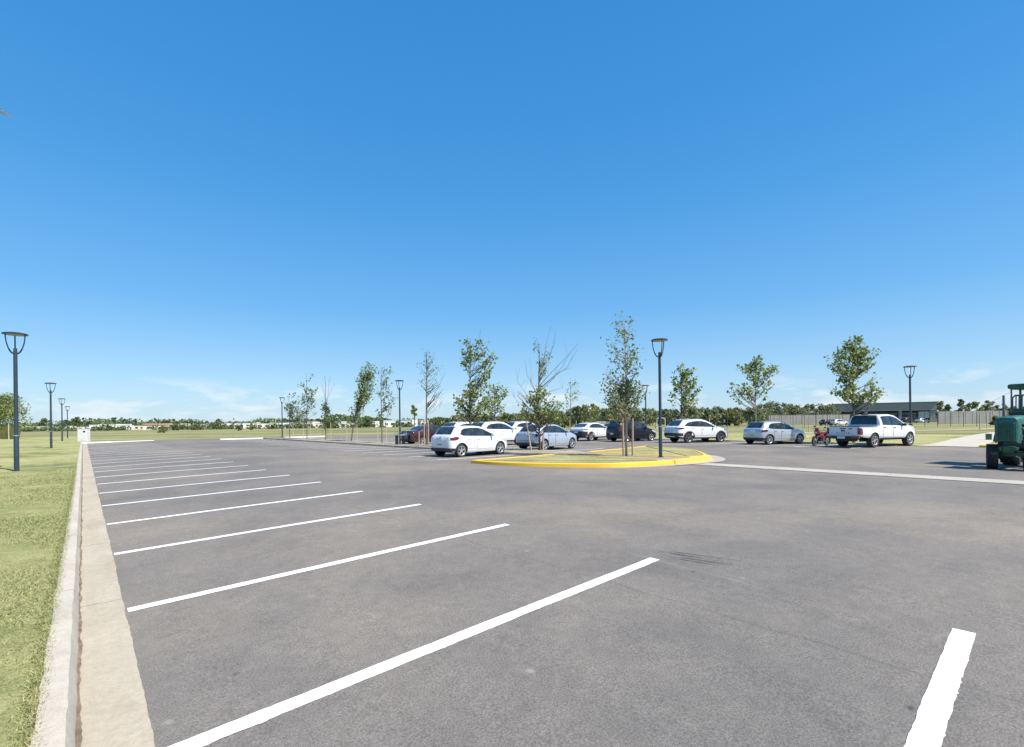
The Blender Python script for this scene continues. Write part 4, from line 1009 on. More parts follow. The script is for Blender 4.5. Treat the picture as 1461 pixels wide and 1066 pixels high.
b=MB(); b.tube([(0.30,0.36,1.05),(0.36,0.22,1.04),(0.40,0.0,0.99),(0.36,-0.22,1.04),(0.30,-0.36,1.05)],0.016,7); b.tube([(0.29,0.39,1.05),(0.305,0.27,1.052)],0.024,7); b.tube([(0.29,-0.39,1.05),(0.305,-0.27,1.052)],0.024,7); b.build('handlebar',M['blackplastic'],mc,50)
b=MB(); b.rbox((0.52,0,0.86),(0.24,0.30,0.30),0.09,rot=Matrix.Rotation(RD(25),3,'Y')); b.rbox((0.57,0,1.06),(0.05,0.22,0.20),0.02,rot=Matrix.Rotation(RD(-28),3,'Y')); f=b.build('front_fairing',M['redbike'],mc,50)
b=MB(); b.rbox((0.635,0,0.86),(0.06,0.17,0.13),0.03); b.build('headlight',M['headlight'],f,50)
b=MB(); P=[]
for q in range(9):
    a=RD(30+q*14); P.append([(0.64+0.34*math.cos(a),y,0.30+0.34*math.sin(a)) for y in (-0.075,-0.04,0.04,0.075)])
b.grid(P); b.build('front_mudguard',M['redbike'],mc,60)
b=MB(); b.rbox((0.16,0,0.78),(0.46,0.26,0.26),0.10,rot=Matrix.Rotation(RD(8),3,'Y')); b.rbox((0.22,0.15,0.60),(0.34,0.05,0.30),0.03,rot=Matrix.Rotation(RD(20),3,'Y')); b.rbox((0.22,-0.15,0.60),(0.34,0.05,0.30),0.03,rot=Matrix.Rotation(RD(20),3,'Y')); b.build('fuel_tank',M['redbike'],mc,50)
b=MB(); b.rbox((-0.30,0,0.82),(0.68,0.24,0.10),0.04,rot=Matrix.Rotation(RD(6),3,'Y')); b.build('seat',M['blackplastic'],mc,50)
b=MB(); b.rbox((-0.52,0,0.72),(0.52,0.22,0.14),0.05,rot=Matrix.Rotation(RD(14),3,'Y')); tl=b.build('tail_fairing',M['redbike'],mc,50)
b=MB(); b.rbox((-0.79,0,0.80),(0.05,0.15,0.08),0.02); b.build('tail_light',M['redlight'],tl,50)
b=MB(); b.tube([(-0.55,0.12,0.90),(-0.78,0.10,0.96),(-0.84,0,0.97),(-0.78,-0.10,0.96),(-0.55,-0.12,0.90)],0.014,6); b.build('grab_rail',M['steel'],mc,50)
b=MB(); b.rbox((0.06,0,0.42),(0.40,0.26,0.32),0.06); b.lathe([(0.0,-0.17),(0.11,-0.165),(0.12,-0.1),(0.12,0.1),(0.11,0.165),(0,0.17)],14,axis='y',c=(0.02,0,0.38)); b.tube([(0.42,0,0.86),(0.30,0,0.35),(-0.1,0,0.28),(-0.3,0,0.6)],0.025,6); b.tube([(-0.1,0.1,0.32),(-0.62,0.1,0.30)],0.03,6); b.tube([(-0.1,-0.1,0.32),(-0.62,-0.1,0.30)],0.025,6); b.build('engine',M['engine'],mc,50)
b=MB(); b.tube([(0.22,-0.10,0.40),(0.15,-0.15,0.24),(-0.2,-0.17,0.25),(-0.45,-0.17,0.36),(-0.80,-0.17,0.46)],[0.02,0.022,0.03,0.045,0.045],8); b.build('exhaust',M['steel'],mc,50)
b=MB(); b.tube([(0.0,0.12,0.30),(-0.12,0.30,0.0)],0.014,6); b.build('side_stand',M['blackplastic'],mc,50)
for s_ in (1,-1):
    b=MB(); b.tube([(0.34,s_*0.24,1.05),(0.32,s_*0.30,1.20)],0.009,5); b.rbox((0.32,s_*0.33,1.22),(0.03,0.12,0.08),0.02); b.build('mirror',M['blackplastic'],mc,50)
tag(mc,'red motorcycle on its stand between the small silver hatchback and the pickup','motorcycle')

# ---- green tractor entering on the right, bonnet towards the left
h=Vector((-0.90,-0.44,0)).normalized()
fa=Vector((15.02,14.42,0.004))
tr=empty('tractor',fa,math.atan2(h.y,h.x))     # local +x forward, +y its left; origin under the front axle
def tractorwheel(x,y,r,w,turn=0.0,n=16):
    e=empty('wheel',(x,y,r),RD(turn),tr)
    b=MB(); b.lathe([(r*0.56,-w*0.40),(r*0.80,-w*0.5),(r*0.94,-w*0.46),(r*0.97,-w*0.2),(r*0.97,w*0.2),(r*0.94,w*0.46),(r*0.80,w*0.5),(r*0.56,w*0.40),(r*0.56,-w*0.40)],30,axis='y')
    for k in range(n):
        a=2*math.pi*k/n
        for sd in (1,-1):
            aa=a+(math.pi/n if sd>0 else 0)
            R3=Matrix.Rotation(-aa,3,'Y')@Matrix.Rotation(RD(35*sd),3,'X').to_3x3()
            c=Vector((r*0.98*math.cos(aa),sd*w*0.24,r*0.98*math.sin(aa)))
            b.box(c,(r*0.07,w*0.52,r*0.075),0,rot=Matrix.Rotation(-aa,3,'Y')@Matrix.Rotation(RD(32*sd),3,'X'))
    b.build('tyre',M['tyre'],e,40,fix=True)
    b=MB(); b.lathe([(r*0.57,-w*0.36),(r*0.5,-w*0.2),(r*0.2,-w*0.05),(0,-w*0.05)],24,axis='y'); b.lathe([(r*0.57,w*0.36),(r*0.5,w*0.2),(r*0.2,w*0.05),(0,w*0.05)],24,axis='y'); b.lathe([(r*0.16,-w*0.3),(r*0.16,w*0.3)],10,axis='y'); b.build('rim',M['green'],e,40)
tractorwheel(0,-0.41,0.375,0.255,21,16); tractorwheel(0,0.41,0.375,0.255,21,16)
tractorwheel(-2.0,-0.62,0.56,0.36,0,18); tractorwheel(-2.0,0.62,0.56,0.36,0,18)
b=MB(); b.rbox((0,0,0.47),(0.16,0.74,0.14),0.03); b.rbox((0.0,0,0.60),(0.34,0.30,0.22),0.04); b.rbox((-0.25,-0.16,0.62),(0.9,0.10,0.12),0.02); b.rbox((-0.25,0.16,0.62),(0.9,0.10,0.12),0.02); b.build('front_axle',M['green'],tr,40)
b=MB()
hood=[]
for x,w,zt,zb_ in ((0.30,0.22,1.50,0.86),(0.27,0.255,1.57,0.82),(0.18,0.265,1.60,0.80),(0.08,0.27,1.61,0.80),(0.07,0.27,1.615,1.36),(-0.25,0.27,1.63,1.37),(-0.75,0.27,1.64,1.40)):
    row=[(x,-w,zb_),(x,-w,zt-0.22)]
    for q in range(7):
        a=math.pi-math.pi*q/6; row.append((x,w*0.5*math.cos(a)*1.0+math.copysign(w*0.5,math.cos(a)) if abs(math.cos(a))>1e-6 else 0,zt-0.14+0.14*math.sin(a)))
    row+= [(x,w,zt-0.22),(x,w,zb_)]; hood.append(row)
b.grid(hood); n=len(hood[0]); b.add(hood[0],[tuple(range(n))]); b.build('bonnet',M['teal'],tr,45)
b=MB(); b.rbox((-0.05,0.0,1.08),(0.16,0.46,0.50),0.03,0); b.tube([(0.0,0.20,1.30),(-0.2,0.24,1.18),(-0.42,0.22,1.12)],0.035,8,0); b.tube([(0.0,0.16,0.90),(-0.25,0.26,0.86),(-0.5,0.22,0.95)],0.03,8,0)
b.lathe([(0.0,-0.02),(0.17,-0.02),(0.17,0.02),(0.0,0.02)],16,0,axis='x',c=(-0.20,0,1.1)); b.build('radiator',M['engine'],tr,45)
b=MB()
b.rbox((0.30,0,1.14),(0.05,0.40,0.54),0.02)
for k in range(9): b.box((0.33,-0.16+k*0.04,1.14),(0.02,0.016,0.48),1)
b.box((0.33,0,1.02),(0.03,0.36,0.02),1); b.box((0.33,0,1.26),(0.03,0.36,0.02),1)
b.build('grille',[M['teal'],M['green']],tr,40)
b=MB(); b.rbox((-0.55,0,0.86),(0.9,0.40,0.46),0.05); b.rbox((-0.9,0.0,1.08),(0.5,0.34,0.36),0.05); b.lathe([(0.0,-0.25),(0.12,-0.25),(0.12,0.25),(0,0.25)],12,axis='y',c=(-0.62,0,0.78))
for k in range(4): b.tube([(-0.45-k*0.16,0.20,1.10),(-0.45-k*0.16,0.27,1.02)],0.035,8)
b.tube([(-0.4,0.24,1.25),(-1.0,0.24,1.22)],0.03,8); b.rbox((-0.35,0.22,0.98),(0.16,0.14,0.22),0.03); b.rbox((-1.6,0,0.72),(1.3,0.42,0.42),0.05); b.build('engine',M['engine'],tr,45)
b=MB(); b.rbox((-1.22,0.0,1.60),(0.34,0.72,0.30),0.06); b.rbox((-1.15,0.0,1.38),(0.30,0.60,0.22),0.04); b.build('air_cleaner',M['blackplastic'],tr,45)
b=MB(); b.rbox((-0.30,0.46,0.92),(0.34,0.20,0.36),0.03); b.tube([(-0.15,0.38,0.60),(-1.2,0.44,0.60)],0.035,6); b.build('side_tank',M['green'],tr,45)
b=MB(); b.tube([(0.0,0.36,0.70),(-0.95,0.52,0.66)],0.026,8); b.build('tie_bar',M['steel'],tr,45)
b=MB(); b.tube([(-0.20,-0.20,1.55),(-0.20,-0.20,1.9),(-0.20,-0.20,2.25)],[0.035,0.03,0.03],8); b.build('exhaust',M['engine'],tr,45)
for sd in (1,-1):
    b=MB(); P=[]
    for q in range(10):
        a=RD(15+q*16); P.append([(-2.0+0.70*math.cos(a),sd*y,0.60+0.70*math.sin(a)) for y in (0.40,0.62,0.84)])
    b.grid(P); b.build('mudguard',M['green'],tr,60)
b=MB()   # operator's guard: curved green sill with upright dark bars in a frame
b.tube([(-1.3,-0.36,1.74),(-1.3,-0.36,2.18),(-1.33,-0.30,2.27),(-1.36,0.30,2.27),(-1.3,0.36,2.18),(-1.3,0.36,1.74)],0.028,8,1)
b.rbox((-1.3,0,1.80),(0.07,0.76,0.10),0.03,0)
for k in range(9): b.tube([(-1.32,-0.28+k*0.07,1.84),(-1.34,-0.28+k*0.07,2.25)],0.016,6,1)
b.build('front_guard',[M['green'],M['engine']],tr,45)
b=MB(); b.rbox((-1.85,0,1.32),(0.46,0.48,0.10),0.04); b.rbox((-2.06,0,1.60),(0.10,0.48,0.52),0.04); b.build('seat',M['blackplastic'],tr,45)
b=MB(); b.tube([(-1.05,0,1.30),(-1.32,0,1.58)],0.022,8)
pts=[(-1.32+0.05*math.sin(a),0.20*math.cos(a),1.58+0.20*math.sin(a)) for a in np.linspace(0,2*math.pi,17)]
b.tube(pts,0.016,6); b.build('steering_wheel',M['blackplastic'],tr,45)
for x in (-1.85,-2.7):
    for sd in (1,-1):
        b=MB(); b.tube([(x,sd*0.34,1.0),(x,sd*0.34,2.50)],0.03,8); b.build('canopy_post',M['green'],tr,45)
b=MB(); b.rbox((-2.27,0,2.57),(1.5,1.12,0.17),0.08); b.rbox((-2.27,0,2.50),(1.36,1.0,0.06),0.02); b.build('canopy',M['green'],tr,45)
tag(tr,'old green tractor with a flat canopy, cut off by the right edge','tractor')

# ================================================================== beyond the car park
def clumptree(x, d, ytop, wpx, label, leaf='leaf', n=900, size=0.5, seed=1, zb=-0.03, trunkf=0.22, droop=0.3, name='tree', group=None, cat='tree', lobes=9, under=0.0, flat=1.0, cover=1.0):
    r=random.Random(seed); nr=np.random.default_rng(seed)
    base=depth(x,600,d); base=Vector((base.x,base.y,zb)); H=depth(x,ytop,d).z-zb; W=wpx*d/F/2
    t=empty(name,base); mb=MB()
    tr0=max(0.07,H*0.022); top=Vector((r.uniform(-0.06,0.06)*H,0,H*0.8))
    mb.tube([(0,0,-0.05),top*0.35+Vector((0.02*H,0,0)),top*0.7,top],[tr0*1.3,tr0,tr0*0.55,0.02],7)
    C=[]
    per=int(n/lobes)
    for k in range(lobes):
        f=(k+0.5)/lobes; z=H*(trunkf+0.10+(0.86-trunkf)*f)
        env=math.sin(math.pi*min(1,max(0.08,(z/H-trunkf)/(1.02-trunkf)))**0.75)**0.6
        a=r.uniform(0,6.28); rr=W*env*r.uniform(0.25,0.72)
        c=Vector((rr*math.cos(a),rr*math.sin(a),z)); s0=W*r.uniform(0.36,0.60)*(0.6+0.4*env)*cover
        mb.tube([top*min(0.95,z/H*0.8),c*0.55+top*(z/H*0.35),c],[tr0*0.4,tr0*0.25,0.02],4,caps=False)
        q=nr.normal(size=(per,3)); q/=np.linalg.norm(q,axis=1)[:,None]; q*=(nr.random(per)**0.45)[:,None]
        q=q*np.array([s0,s0,s0*0.72*flat])+np.array(c); q[:,2]=np.maximum(q[:,2],H*under+0.1)
        C.append(q)
    mb.build('trunk',M['bark'],t,60)
    cards('crown',M[leaf],rot_leaves(np.concatenate(C),size,nr,droop,0.8),t)
    tag(t,label,cat,group); return t
BG=[]   # x, distance, top y, width px, leaf, size
r=random.Random(77)
top_pts=[(640,596),(700,592),(760,590),(800,588),(845,578),(862,583),(885,577),(910,582),(935,585),(950,582),(985,584),(1005,580),(1030,581),(1048,580),(1062,582),(1085,577),(1105,572),(1125,578),(1145,580),(1160,577),(1180,577)]
bgt=[]
x=640
while x<1190:
    y=np.interp(x,[a for a,_ in top_pts],[b for _,b in top_pts])+r.uniform(-2.5,3.5)
    bgt.append((x,r.uniform(118,165) if x<1085 else r.uniform(158,185),y,r.uniform(18,30),'bg')); x+=r.uniform(7,10)
for x,y,w in ((1342,573,15),(1352,577,12),(1372,569,15),(1383,575,15),(1394,573,16),(1411,571,18),(1424,578,14),(1433,576,10),(1446,580,14),(1466,578,16)): bgt.append((x,r.uniform(128,170),y,w,'bg'))
bgt.sort()
ords=['first','second','third','fourth','fifth','sixth','seventh','eighth','ninth','tenth','eleventh','twelfth','thirteenth','fourteenth','fifteenth','sixteenth','seventeenth','eighteenth','nineteenth','twentieth']
def nth(i):
    if i<20: return ords[i]
    tens={20:'twenty',30:'thirty',40:'forty',50:'fifty',60:'sixty'}; n=i+1
    if n%10==0: return {30:'thirtieth',40:'fortieth',50:'fiftieth',60:'sixtieth'}.get(n,'last')
    return tens[n//10*10]+'-'+ords[n%10-1]
kinds=[('leafdark','dark green'),('leaf','mid green'),('leafolive','olive green'),('leafdark','dark bushy'),('leafolive','yellowish green')]
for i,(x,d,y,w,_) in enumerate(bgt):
    lf,nm=kinds[(i*7+3)%5]; lf,nm=('leafhaze','haze-pale green') if i%3 else (lf,nm)
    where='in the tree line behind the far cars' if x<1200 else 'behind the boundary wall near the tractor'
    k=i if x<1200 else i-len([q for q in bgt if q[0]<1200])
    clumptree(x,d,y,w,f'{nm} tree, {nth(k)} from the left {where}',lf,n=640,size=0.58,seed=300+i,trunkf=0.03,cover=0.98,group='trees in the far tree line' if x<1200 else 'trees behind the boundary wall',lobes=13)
# smaller trees and bushes out on the field
field_items=[(590.5,150,577,13,'leaf','small umbrella-topped tree on the field right of the strip lamp',0.45,0.5,'tree'),
 (842,105,577,34,'leafolive','light green bushy tree on the field above the white crossover',0.10,0.45,'tree'),
 (724,140,589,18,'leafolive','small sprouting bush on the field above the white cars',0.1,0.4,'bush'),
 (748,90,590,40,'leafolive','wide low bush behind the whip-topped tree',0.05,0.45,'bush'),
 (795,110,591,34,'leafdark','dark low bush right of the whip-topped tree',0.05,0.45,'bush'),
 (472,190,594,26,'leafdark','dark round bush right of the bare-topped tree',0.05,0.7,'bush'),
 (526,210,595,20,'leafdark','dark round bush behind the leaning tree',0.05,0.7,'bush'),
 (655,150,593,30,'leafolive','yellowish bush beyond the white hatchback roof',0.05,0.5,'bush'),
 (625,170,596,22,'leafdark','dark bush above the maroon sedan',0.05,0.5,'bush'),
 (340,150,607,10,'leafdark','small dark bush alone on the left field',0.0,0.35,'bush'),
 (233,120,608,16,'leafolive','low scrubby bush on the field below the terracotta house',0.0,0.3,'bush'),
 (247,190,606,20,'leafdark','low dark bush just right of the terracotta house',0.0,0.5,'bush'),
 (282,200,604,30,'leafdark','longest dark bush of the left field',0.0,0.55,'bush'),
 (309,210,603,26,'leafdark','dark bush right of the longest one on the left field',0.0,0.55,'bush'),
 (360,170,607,9,'leafolive','small olive bush left of the far strip lamp',0.0,0.35,'bush'),
 (108.5,330,595,16,'leafdark','dark tree on the horizon right above the utility cabinet',0.1,1.0,'tree'),
 (61,300,597,16,'leafdark','dark tree on the horizon beside the second left lamp',0.1,1.0,'tree'),
 (311,330,598,12,'leafdark','small dark tree poking above the houses on the horizon',0.1,0.9,'tree'),
 (1421,75,594,14,'leafolive','small olive shrub at the end of the wire fence',0.05,0.35,'bush')]
for i,(x,d,y,w,lf,lab,tf,sz,ct) in enumerate(field_items):
    clumptree(x,d,y,w,lab,lf,n=380,size=sz,seed=500+i,trunkf=tf,name='bush' if ct=='bush' else 'tree',cat=ct,lobes=6,group='bushes and trees dotted over the field')
# willow at the left edge with rushes below
p0=clumptree(-6,74,566,92,'feathery green tree at the left edge behind the first lamp','leaf',n=9000,size=0.24,seed=900,trunkf=0.28,droop=1.4,lobes=22,zb=0.0)
V=[]; nr=np.random.default_rng(4)
for k in range(1500):
    x=nr.uniform(-40,27); q=depth(x,600,nr.uniform(70,78)); hh=nr.uniform(0.9,2.2); w=0.035; a=nr.uniform(-0.25,0.25)
    V.append([(q.x-w,q.y,0),(q.x+w,q.y,0),(q.x+w*0.4+a*hh,q.y+0.1,hh),(q.x-w*0.4+a*hh,q.y+0.1,hh)])
tag(cards('reeds',M['leafolive'],np.array(V)),kind='stuff')
# far wood along the horizon
C=[]
for k in range(22000):
    X=nr.uniform(-620,700); Y=nr.uniform(400,460)
    hh=5.6+1.9*math.sin(X*0.031)+1.5*math.sin(X*0.083+1)+1.2*math.sin(X*0.21+2)
    C.append((X,Y,hh*nr.random()**0.7))
tag(cards('far_woods',M['leafdark'],rot_leaves(np.array(C),2.6,nr,0.2,0.8)),kind='stuff')

C=[]
for k in range(55):
    x=nr.uniform(30,640); dd=nr.uniform(205,235); q=depth(x,600,dd); W=nr.uniform(1.5,5.0); hh=nr.uniform(1.2,3.6)
    for j in range(int(26*W)): C.append((q.x+nr.normal()*W*0.5,q.y+nr.normal()*1.0,abs(nr.normal())*hh*0.45))
tag(cards('shrubbery',M['leafdark'],rot_leaves(np.array(C),0.9,nr,0.2,0.8)),kind='stuff')
# palm whose frond tip enters at the upper left
pl=empty('palm_tree',(-12.3,9.0,0.0))
b=MB(); b.tube([(0,0,-0.1),(0.05,0,2.5),(0.1,0,5.0),(0.05,0,7.5)],[0.26,0.2,0.17,0.16],10); b.build('trunk',M['bark'],pl,50)
for k in range(15):
    a=0.02+(0 if k==0 else 0.75+(k-1)*(2*math.pi-1.5)/13); ln=2.80 if k==0 else nr.uniform(1.15,1.5); el=0.56 if k==0 else nr.uniform(-0.1,0.9)
    pts=[]; 
    for s_ in np.linspace(0,1,9):
        rr=ln*s_*math.cos(el*0.6); zz=7.55+ln*(math.sin(el)*s_-0.50*s_*s_)
        pts.append(Vector((0.05+rr*math.cos(a),rr*math.sin(a),zz)))
    b=MB(); b.tube(pts,[0.03-0.0028*i for i in range(9)],5,0)
    for i in range(60):
        s_=0.15+0.85*i/59; j=min(7,int(s_*8)); w=s_*8-j; q=pts[j].lerp(pts[j+1],w); t_=(pts[j+1]-pts[j]).normalized(); side=Vector((-math.sin(a),math.cos(a),0))
        for sd in (1,-1):
            l_=0.42*(1-0.75*abs(s_-0.4)); e=q+(side*sd*0.75+t_*0.75+Vector((0,0,-0.30))).normalized()*l_; m_=q.lerp(e,0.5)+t_*0.02; n_=t_*0.018
            b.add([q,m_+n_,e,m_-n_],[(0,1,2,3)],1)
    b.build('frond',[M['bark'],M['leafolive']],pl)
tag(pl,'palm whose yellow-green frond tip pokes in at the upper left edge','palm')

# ---- houses along the horizon on the left
def house(x, d, wpx, hpx, wall, roof, lab, rz=0.0, storey=1, dp=9.0):
    base=depth(x,600,d); t=empty('house',(base.x,base.y,-0.03),math.atan2(-base.x,base.y)*0.6+rz); s=d/F
    w=wpx*s; hh=hpx*s+0.2
    b=MB(); b.box((0,0,hh/2),(w,dp,hh)); b.box((w*0.2,0.3,hh*0.56),(w*0.52,dp*0.8,hh*1.12)) if storey>1 else None
    b.build('wall',M[wall],t)
    b=MB()
    if roof=='terracotta':
        for x0,x1,z,e in ((-w*0.52,w*0.52,hh,0.35),):
            b.add([(x0,-dp/2-e,z),(x1,-dp/2-e,z),(x1,dp/2+e,z),(x0,dp/2+e,z),(x0+w*0.12,0,z+hh*0.32),(x1-w*0.12,0,z+hh*0.32)],[(0,1,5,4),(2,3,4,5),(1,2,5),(3,0,4),(3,2,1,0)])
        b.build('roof',M['terracotta'],t)
    else:
        b.box((0,0,hh+0.12),(w*1.03,dp*1.03,0.24)); 
        if storey>1: b.box((w*0.2,0.3,hh*1.12+0.1),(w*0.55,dp*0.84,0.2))
        b.build('roof',M[roof],t)
    n=max(2,int(w/5.5))
    for k in range(n):
        xx=-w/2+(k+0.5)*w/n; f=MB(); f.box((xx,-dp/2-0.03,hh*0.50),(w/n*0.55,0.12,hh*0.42)); fo=f.build('window',M[wall],t)
        g=MB(); g.box((xx,-dp/2-0.10,hh*0.50),(w/n*0.46,0.06,hh*0.36)); g.build('pane',M['pane'],fo)
    b=MB(); b.box((w*0.40,-dp/2-0.04,hh*0.34),(1.1,0.1,hh*0.66)); b.build('door',M['darkroof'],t)
    tag(t,lab,'house','houses on the horizon'); return t
hs=[(48,250,12,6,'housecream'),(75,255,16,5,'housegrey'),(90,240,9,5,'housewhite'),(103,245,8,6,'housewhite'),(123,270,16,5,'housecream'),(139,265,12,7,'housewhite'),(152,260,15,8,'housewhite'),(171,255,20,7,'housewhite'),(187,262,11,6,'housewhite'),(203,258,12,6,'housecream'),(227,235,36,7,'terracotta'),(253,255,13,7,'housecream'),
    (268,290,14,7,'housewhite'),(300,300,18,6,'housegrey'),(328,285,18,8,'housewhite'),(345,280,13,7,'housewhite'),(366,275,10,7,'housecream'),(380,280,14,6,'housewhite'),(392,270,10,7,'housecream'),(408,265,14,8,'housewhite'),(424,270,12,6,'housewhite'),(444,262,14,8,'housewhite'),(456,260,9,6,'housecream'),(486,255,14,8,'housewhite'),(500,262,10,6,'housecream'),(532,255,13,7,'housewhite'),(556,245,16,9,'housewhite'),(583,240,18,10,'housewhite'),(604,250,11,8,'housecream'),(632,245,14,8,'housecream')]
cn={'housecream':'cream','housegrey':'grey','housewhite':'white','terracotta':'cream terracotta-roofed'}
for i,(x,d,w,hp,c) in enumerate(hs):
    _,hy=level(x,600); 
    base_y=CAM*F/d; top=max(2.8,(hp)*d/F*1.0)
    roof='terracotta' if c=='terracotta' else ('darkroof' if i%5==4 else c); wl='housecream' if c=='terracotta' else c
    lab=('long low house with terracotta roof, only one of its kind on the horizon' if c=='terracotta' else f'{"flat dark-roofed" if roof=="darkroof" else "flat-roofed"} {cn[c]} house, {nth(i)} from the left along the horizon')
    house(x,d,w,hp*0.9,wl,roof,lab,rz=r.uniform(-0.25,0.25),storey=2 if i%3==1 else 1)
for x,d,w,hp,lab in ((858,128,19,6,'low white house half hidden by the trees above the white crossover'),(912,132,13,6,'low white house among the trees right of the island tree'),(700,170,12,6,'low white house among bushes behind the parked white cars'),(1030,140,12,5,'small white house in the trees left of the small silver hatchback')):
    house(x,d,w,hp,'housewhite','housecream',lab)
# ---- grey hall and its boundary wall on the right
def quadwall(x0,x1,d,yt0,name,lab,th=0.22,panels=7):
    a=depth(x0,600,d); c=depth(x1,600,d); a.z=c.z=0; H=depth(x0,yt0,d).z; dv=(c-a); ln=dv.length; rz=math.atan2(dv.y,dv.x)
    t=empty(name,(a.x,a.y,-0.03),rz)
    for k in range(panels):
        b=MB(); b.box((ln*(k+0.5)/panels,0,H/2),(ln/panels-0.16,th*0.6,H)); b.build('panel',M['panelwall'],t)
    for k in range(panels+1):
        b=MB(); b.box((ln*k/panels,0,H/2+0.03),(0.15,th,H+0.06)); b.build('post',M['panelwall'],t)
    return tag(t,lab,'wall')
quadwall(1097,1152,140,592.5,'boundary_wall','lower grey boundary wall segment above the small silver hatchback')
quadwall(1146,1212,132,592,'boundary_wall','grey boundary wall segment between the motorcycle and the pickup cab')
quadwall(1339,1436,118,587,'boundary_wall','taller grey boundary wall right of the hall, behind the wire fence',panels=10)
d=185; a=depth(1190,600,d); c=depth(1338,600,d-14); a.z=c.z=-0.03
dv=c-a; ln=dv.length; rz=math.atan2(dv.y,dv.x); hl=empty('hall',a,rz)
zt=depth(1338,573.7,d-14).z; zl=depth(1338,585,d-14).z; dep=26
b=MB(); b.box((ln/2,dep/2,(zt+zl)/2),(ln,dep,zt-zl)); b.build('upper_wall',M['cladding'],hl)
b=MB(); b.box((ln/2,dep/2,zt+0.12),(ln+0.5,dep+0.5,0.24)); b.build('roof',M['darkroof'],hl)
b=MB(); b.box((ln/2,dep/2+2.2,zl/2),(ln-0.6,dep-4.4,zl)); b.build('lower_wall',M['darkroof'],hl)
for k in range(6):
    b=MB(); w=ln*0.62/6; b.box((ln*0.36+w*(k+0.5),2.12-0.02,zl*0.45),(w*0.86,0.12,zl*0.8)); f=b.build('window',M['darkroof'],hl)
    b=MB(); b.box((ln*0.36+w*(k+0.5),2.03,zl*0.45),(w*0.76,0.08,zl*0.72)); b.build('pane',M['pane'],f)
b=MB(); b.box((ln*0.88,0.6,zl*0.62),(ln*0.10,0.14,zl*0.55)); b.build('pale_glazing',M['shopglass'],hl)
for x in (0.45,ln*0.33,ln*0.66,ln-1.1):
    b=MB(); b.box((x,0.8,zl/2),(0.9 if x<ln-2 else 2.0,1.2,zl)); b.build('pillar',M['cladding'],hl)
tag(hl,'long grey hall with a deep upper band over a dark open ground floor','building')
# vehicles parked by the hall, a few pixels each
for x,d,pm,sp,lab in ((1291,150,'blackcar',suv,'tiny black off-roader parked in front of the distant grey hall'),(1311,146,'whitecar',hatch,'tiny white car parked by the distant hall, right of the black one'),(1190,112,'whitecar',polo,'tiny white car in front of the boundary wall above the pickup bed'),(1175,113,'blackcar',hatch,'tiny dark car in front of the boundary wall above the motorcycle')):
    p=depth(x,600,d); car('parked_car',sp,(p.x,p.y,-0.03),80,pm,lab,'car','cars parked by the distant hall')
# wire fence across the field on the right
ft=empty('wire_fence',(0,0,0)); P0=depth(935,600,96); P1=depth(1432,600,82); P0.z=P1.z=0
N=30
for k in range(N+1):
    q=P0.lerp(P1,k/N); b=MB(); b.tube([(q.x,q.y,-0.03),(q.x,q.y,2.45)],0.045,6); b.build('post',M['darksteel'],ft,50)
for z in (0.5,1.1,1.7,2.3):
    b=MB(); b.tube([(P0.x,P0.y,z),(P1.x,P1.y,z)],0.012,4); b.build('wire',M['darksteel'],ft,50)
tag(ft,'thin dark wire fence with posts crossing the field behind the far cars','fence')
for k,(x,d) in enumerate(((813,80),(822,84),(831,82),(941,86),(960,84),(1012,82),(1120,78),(1146,60),(1154,60),(1398,62),(1408,66))):
    p=depth(x,600,d); stake((p.x,p.y,-0.03),r.uniform(1.6,2.1),0,'palewood',f'pale young-tree stake, {nth(k)} from the left on the field beyond the far row','pale stakes on the far field',0.055)
# white goal-like frame
p=depth(943,600,88); b=MB(); b.tube([(-0.75,0,0),(-0.75,0,1.95),(-0.6,0,2.1),(0.6,0,2.1),(0.75,0,1.95),(0.75,0,0)],0.05,6)
tag(b.build('goal_frame',M['housewhite'],None,50,loc=(p.x,p.y,-0.03)),'small white goal frame on the field left of the island lamp','frame')
# utility pole with stay behind the tractor
p=depth(1443.5,600,58); t=empty('utility_pole',(p.x,p.y,-0.03)); b=MB(); b.tube([(0,0,0),(0,0,5.0)],[0.11,0.08],8); b.build('pole',M['bark'],t,50)
b=MB(); b.tube([(0,0,4.7),(-2.2,0.3,3.4),(-3.6,0.5,2.4)],0.014,5); b.build('stay_wire',M['darksteel'],t,50); tag(t,'short grey utility pole with a stay wire just left of the tractor guard','pole')
# dark tyre scuffs by the end of the second line
r3=random.Random(31)
for k in range(7):
    a=ground(936+k*6+r3.uniform(-4,4),797+r3.uniform(-2,12)); d_=Vector((0.80,-0.60,0)); ln=r3.uniform(0.35,1.0); P=[]
    q0=a
    n_=int(ln/0.03)
    for i in range(n_+1):
        q=q0+d_*(i*0.03)+Vector((0.012*math.sin(i*0.4+k),0.02*math.sin(i*0.13+k),0)); u_=q.x*PU[0]+q.y*PU[1]; w_=0.008*r3.uniform(0.2,1.0)*math.sin(math.pi*(i+0.5)/(n_+1))
        z_=asph(u_)+0.0035; P.append([(q.x-0.6*w_,q.y-0.8*w_,z_),(q.x+0.6*w_,q.y+0.8*w_,z_)])
    m=MB(); m.grid(P); tag(m.build('road_marking',M['scuff']),kind='structure')
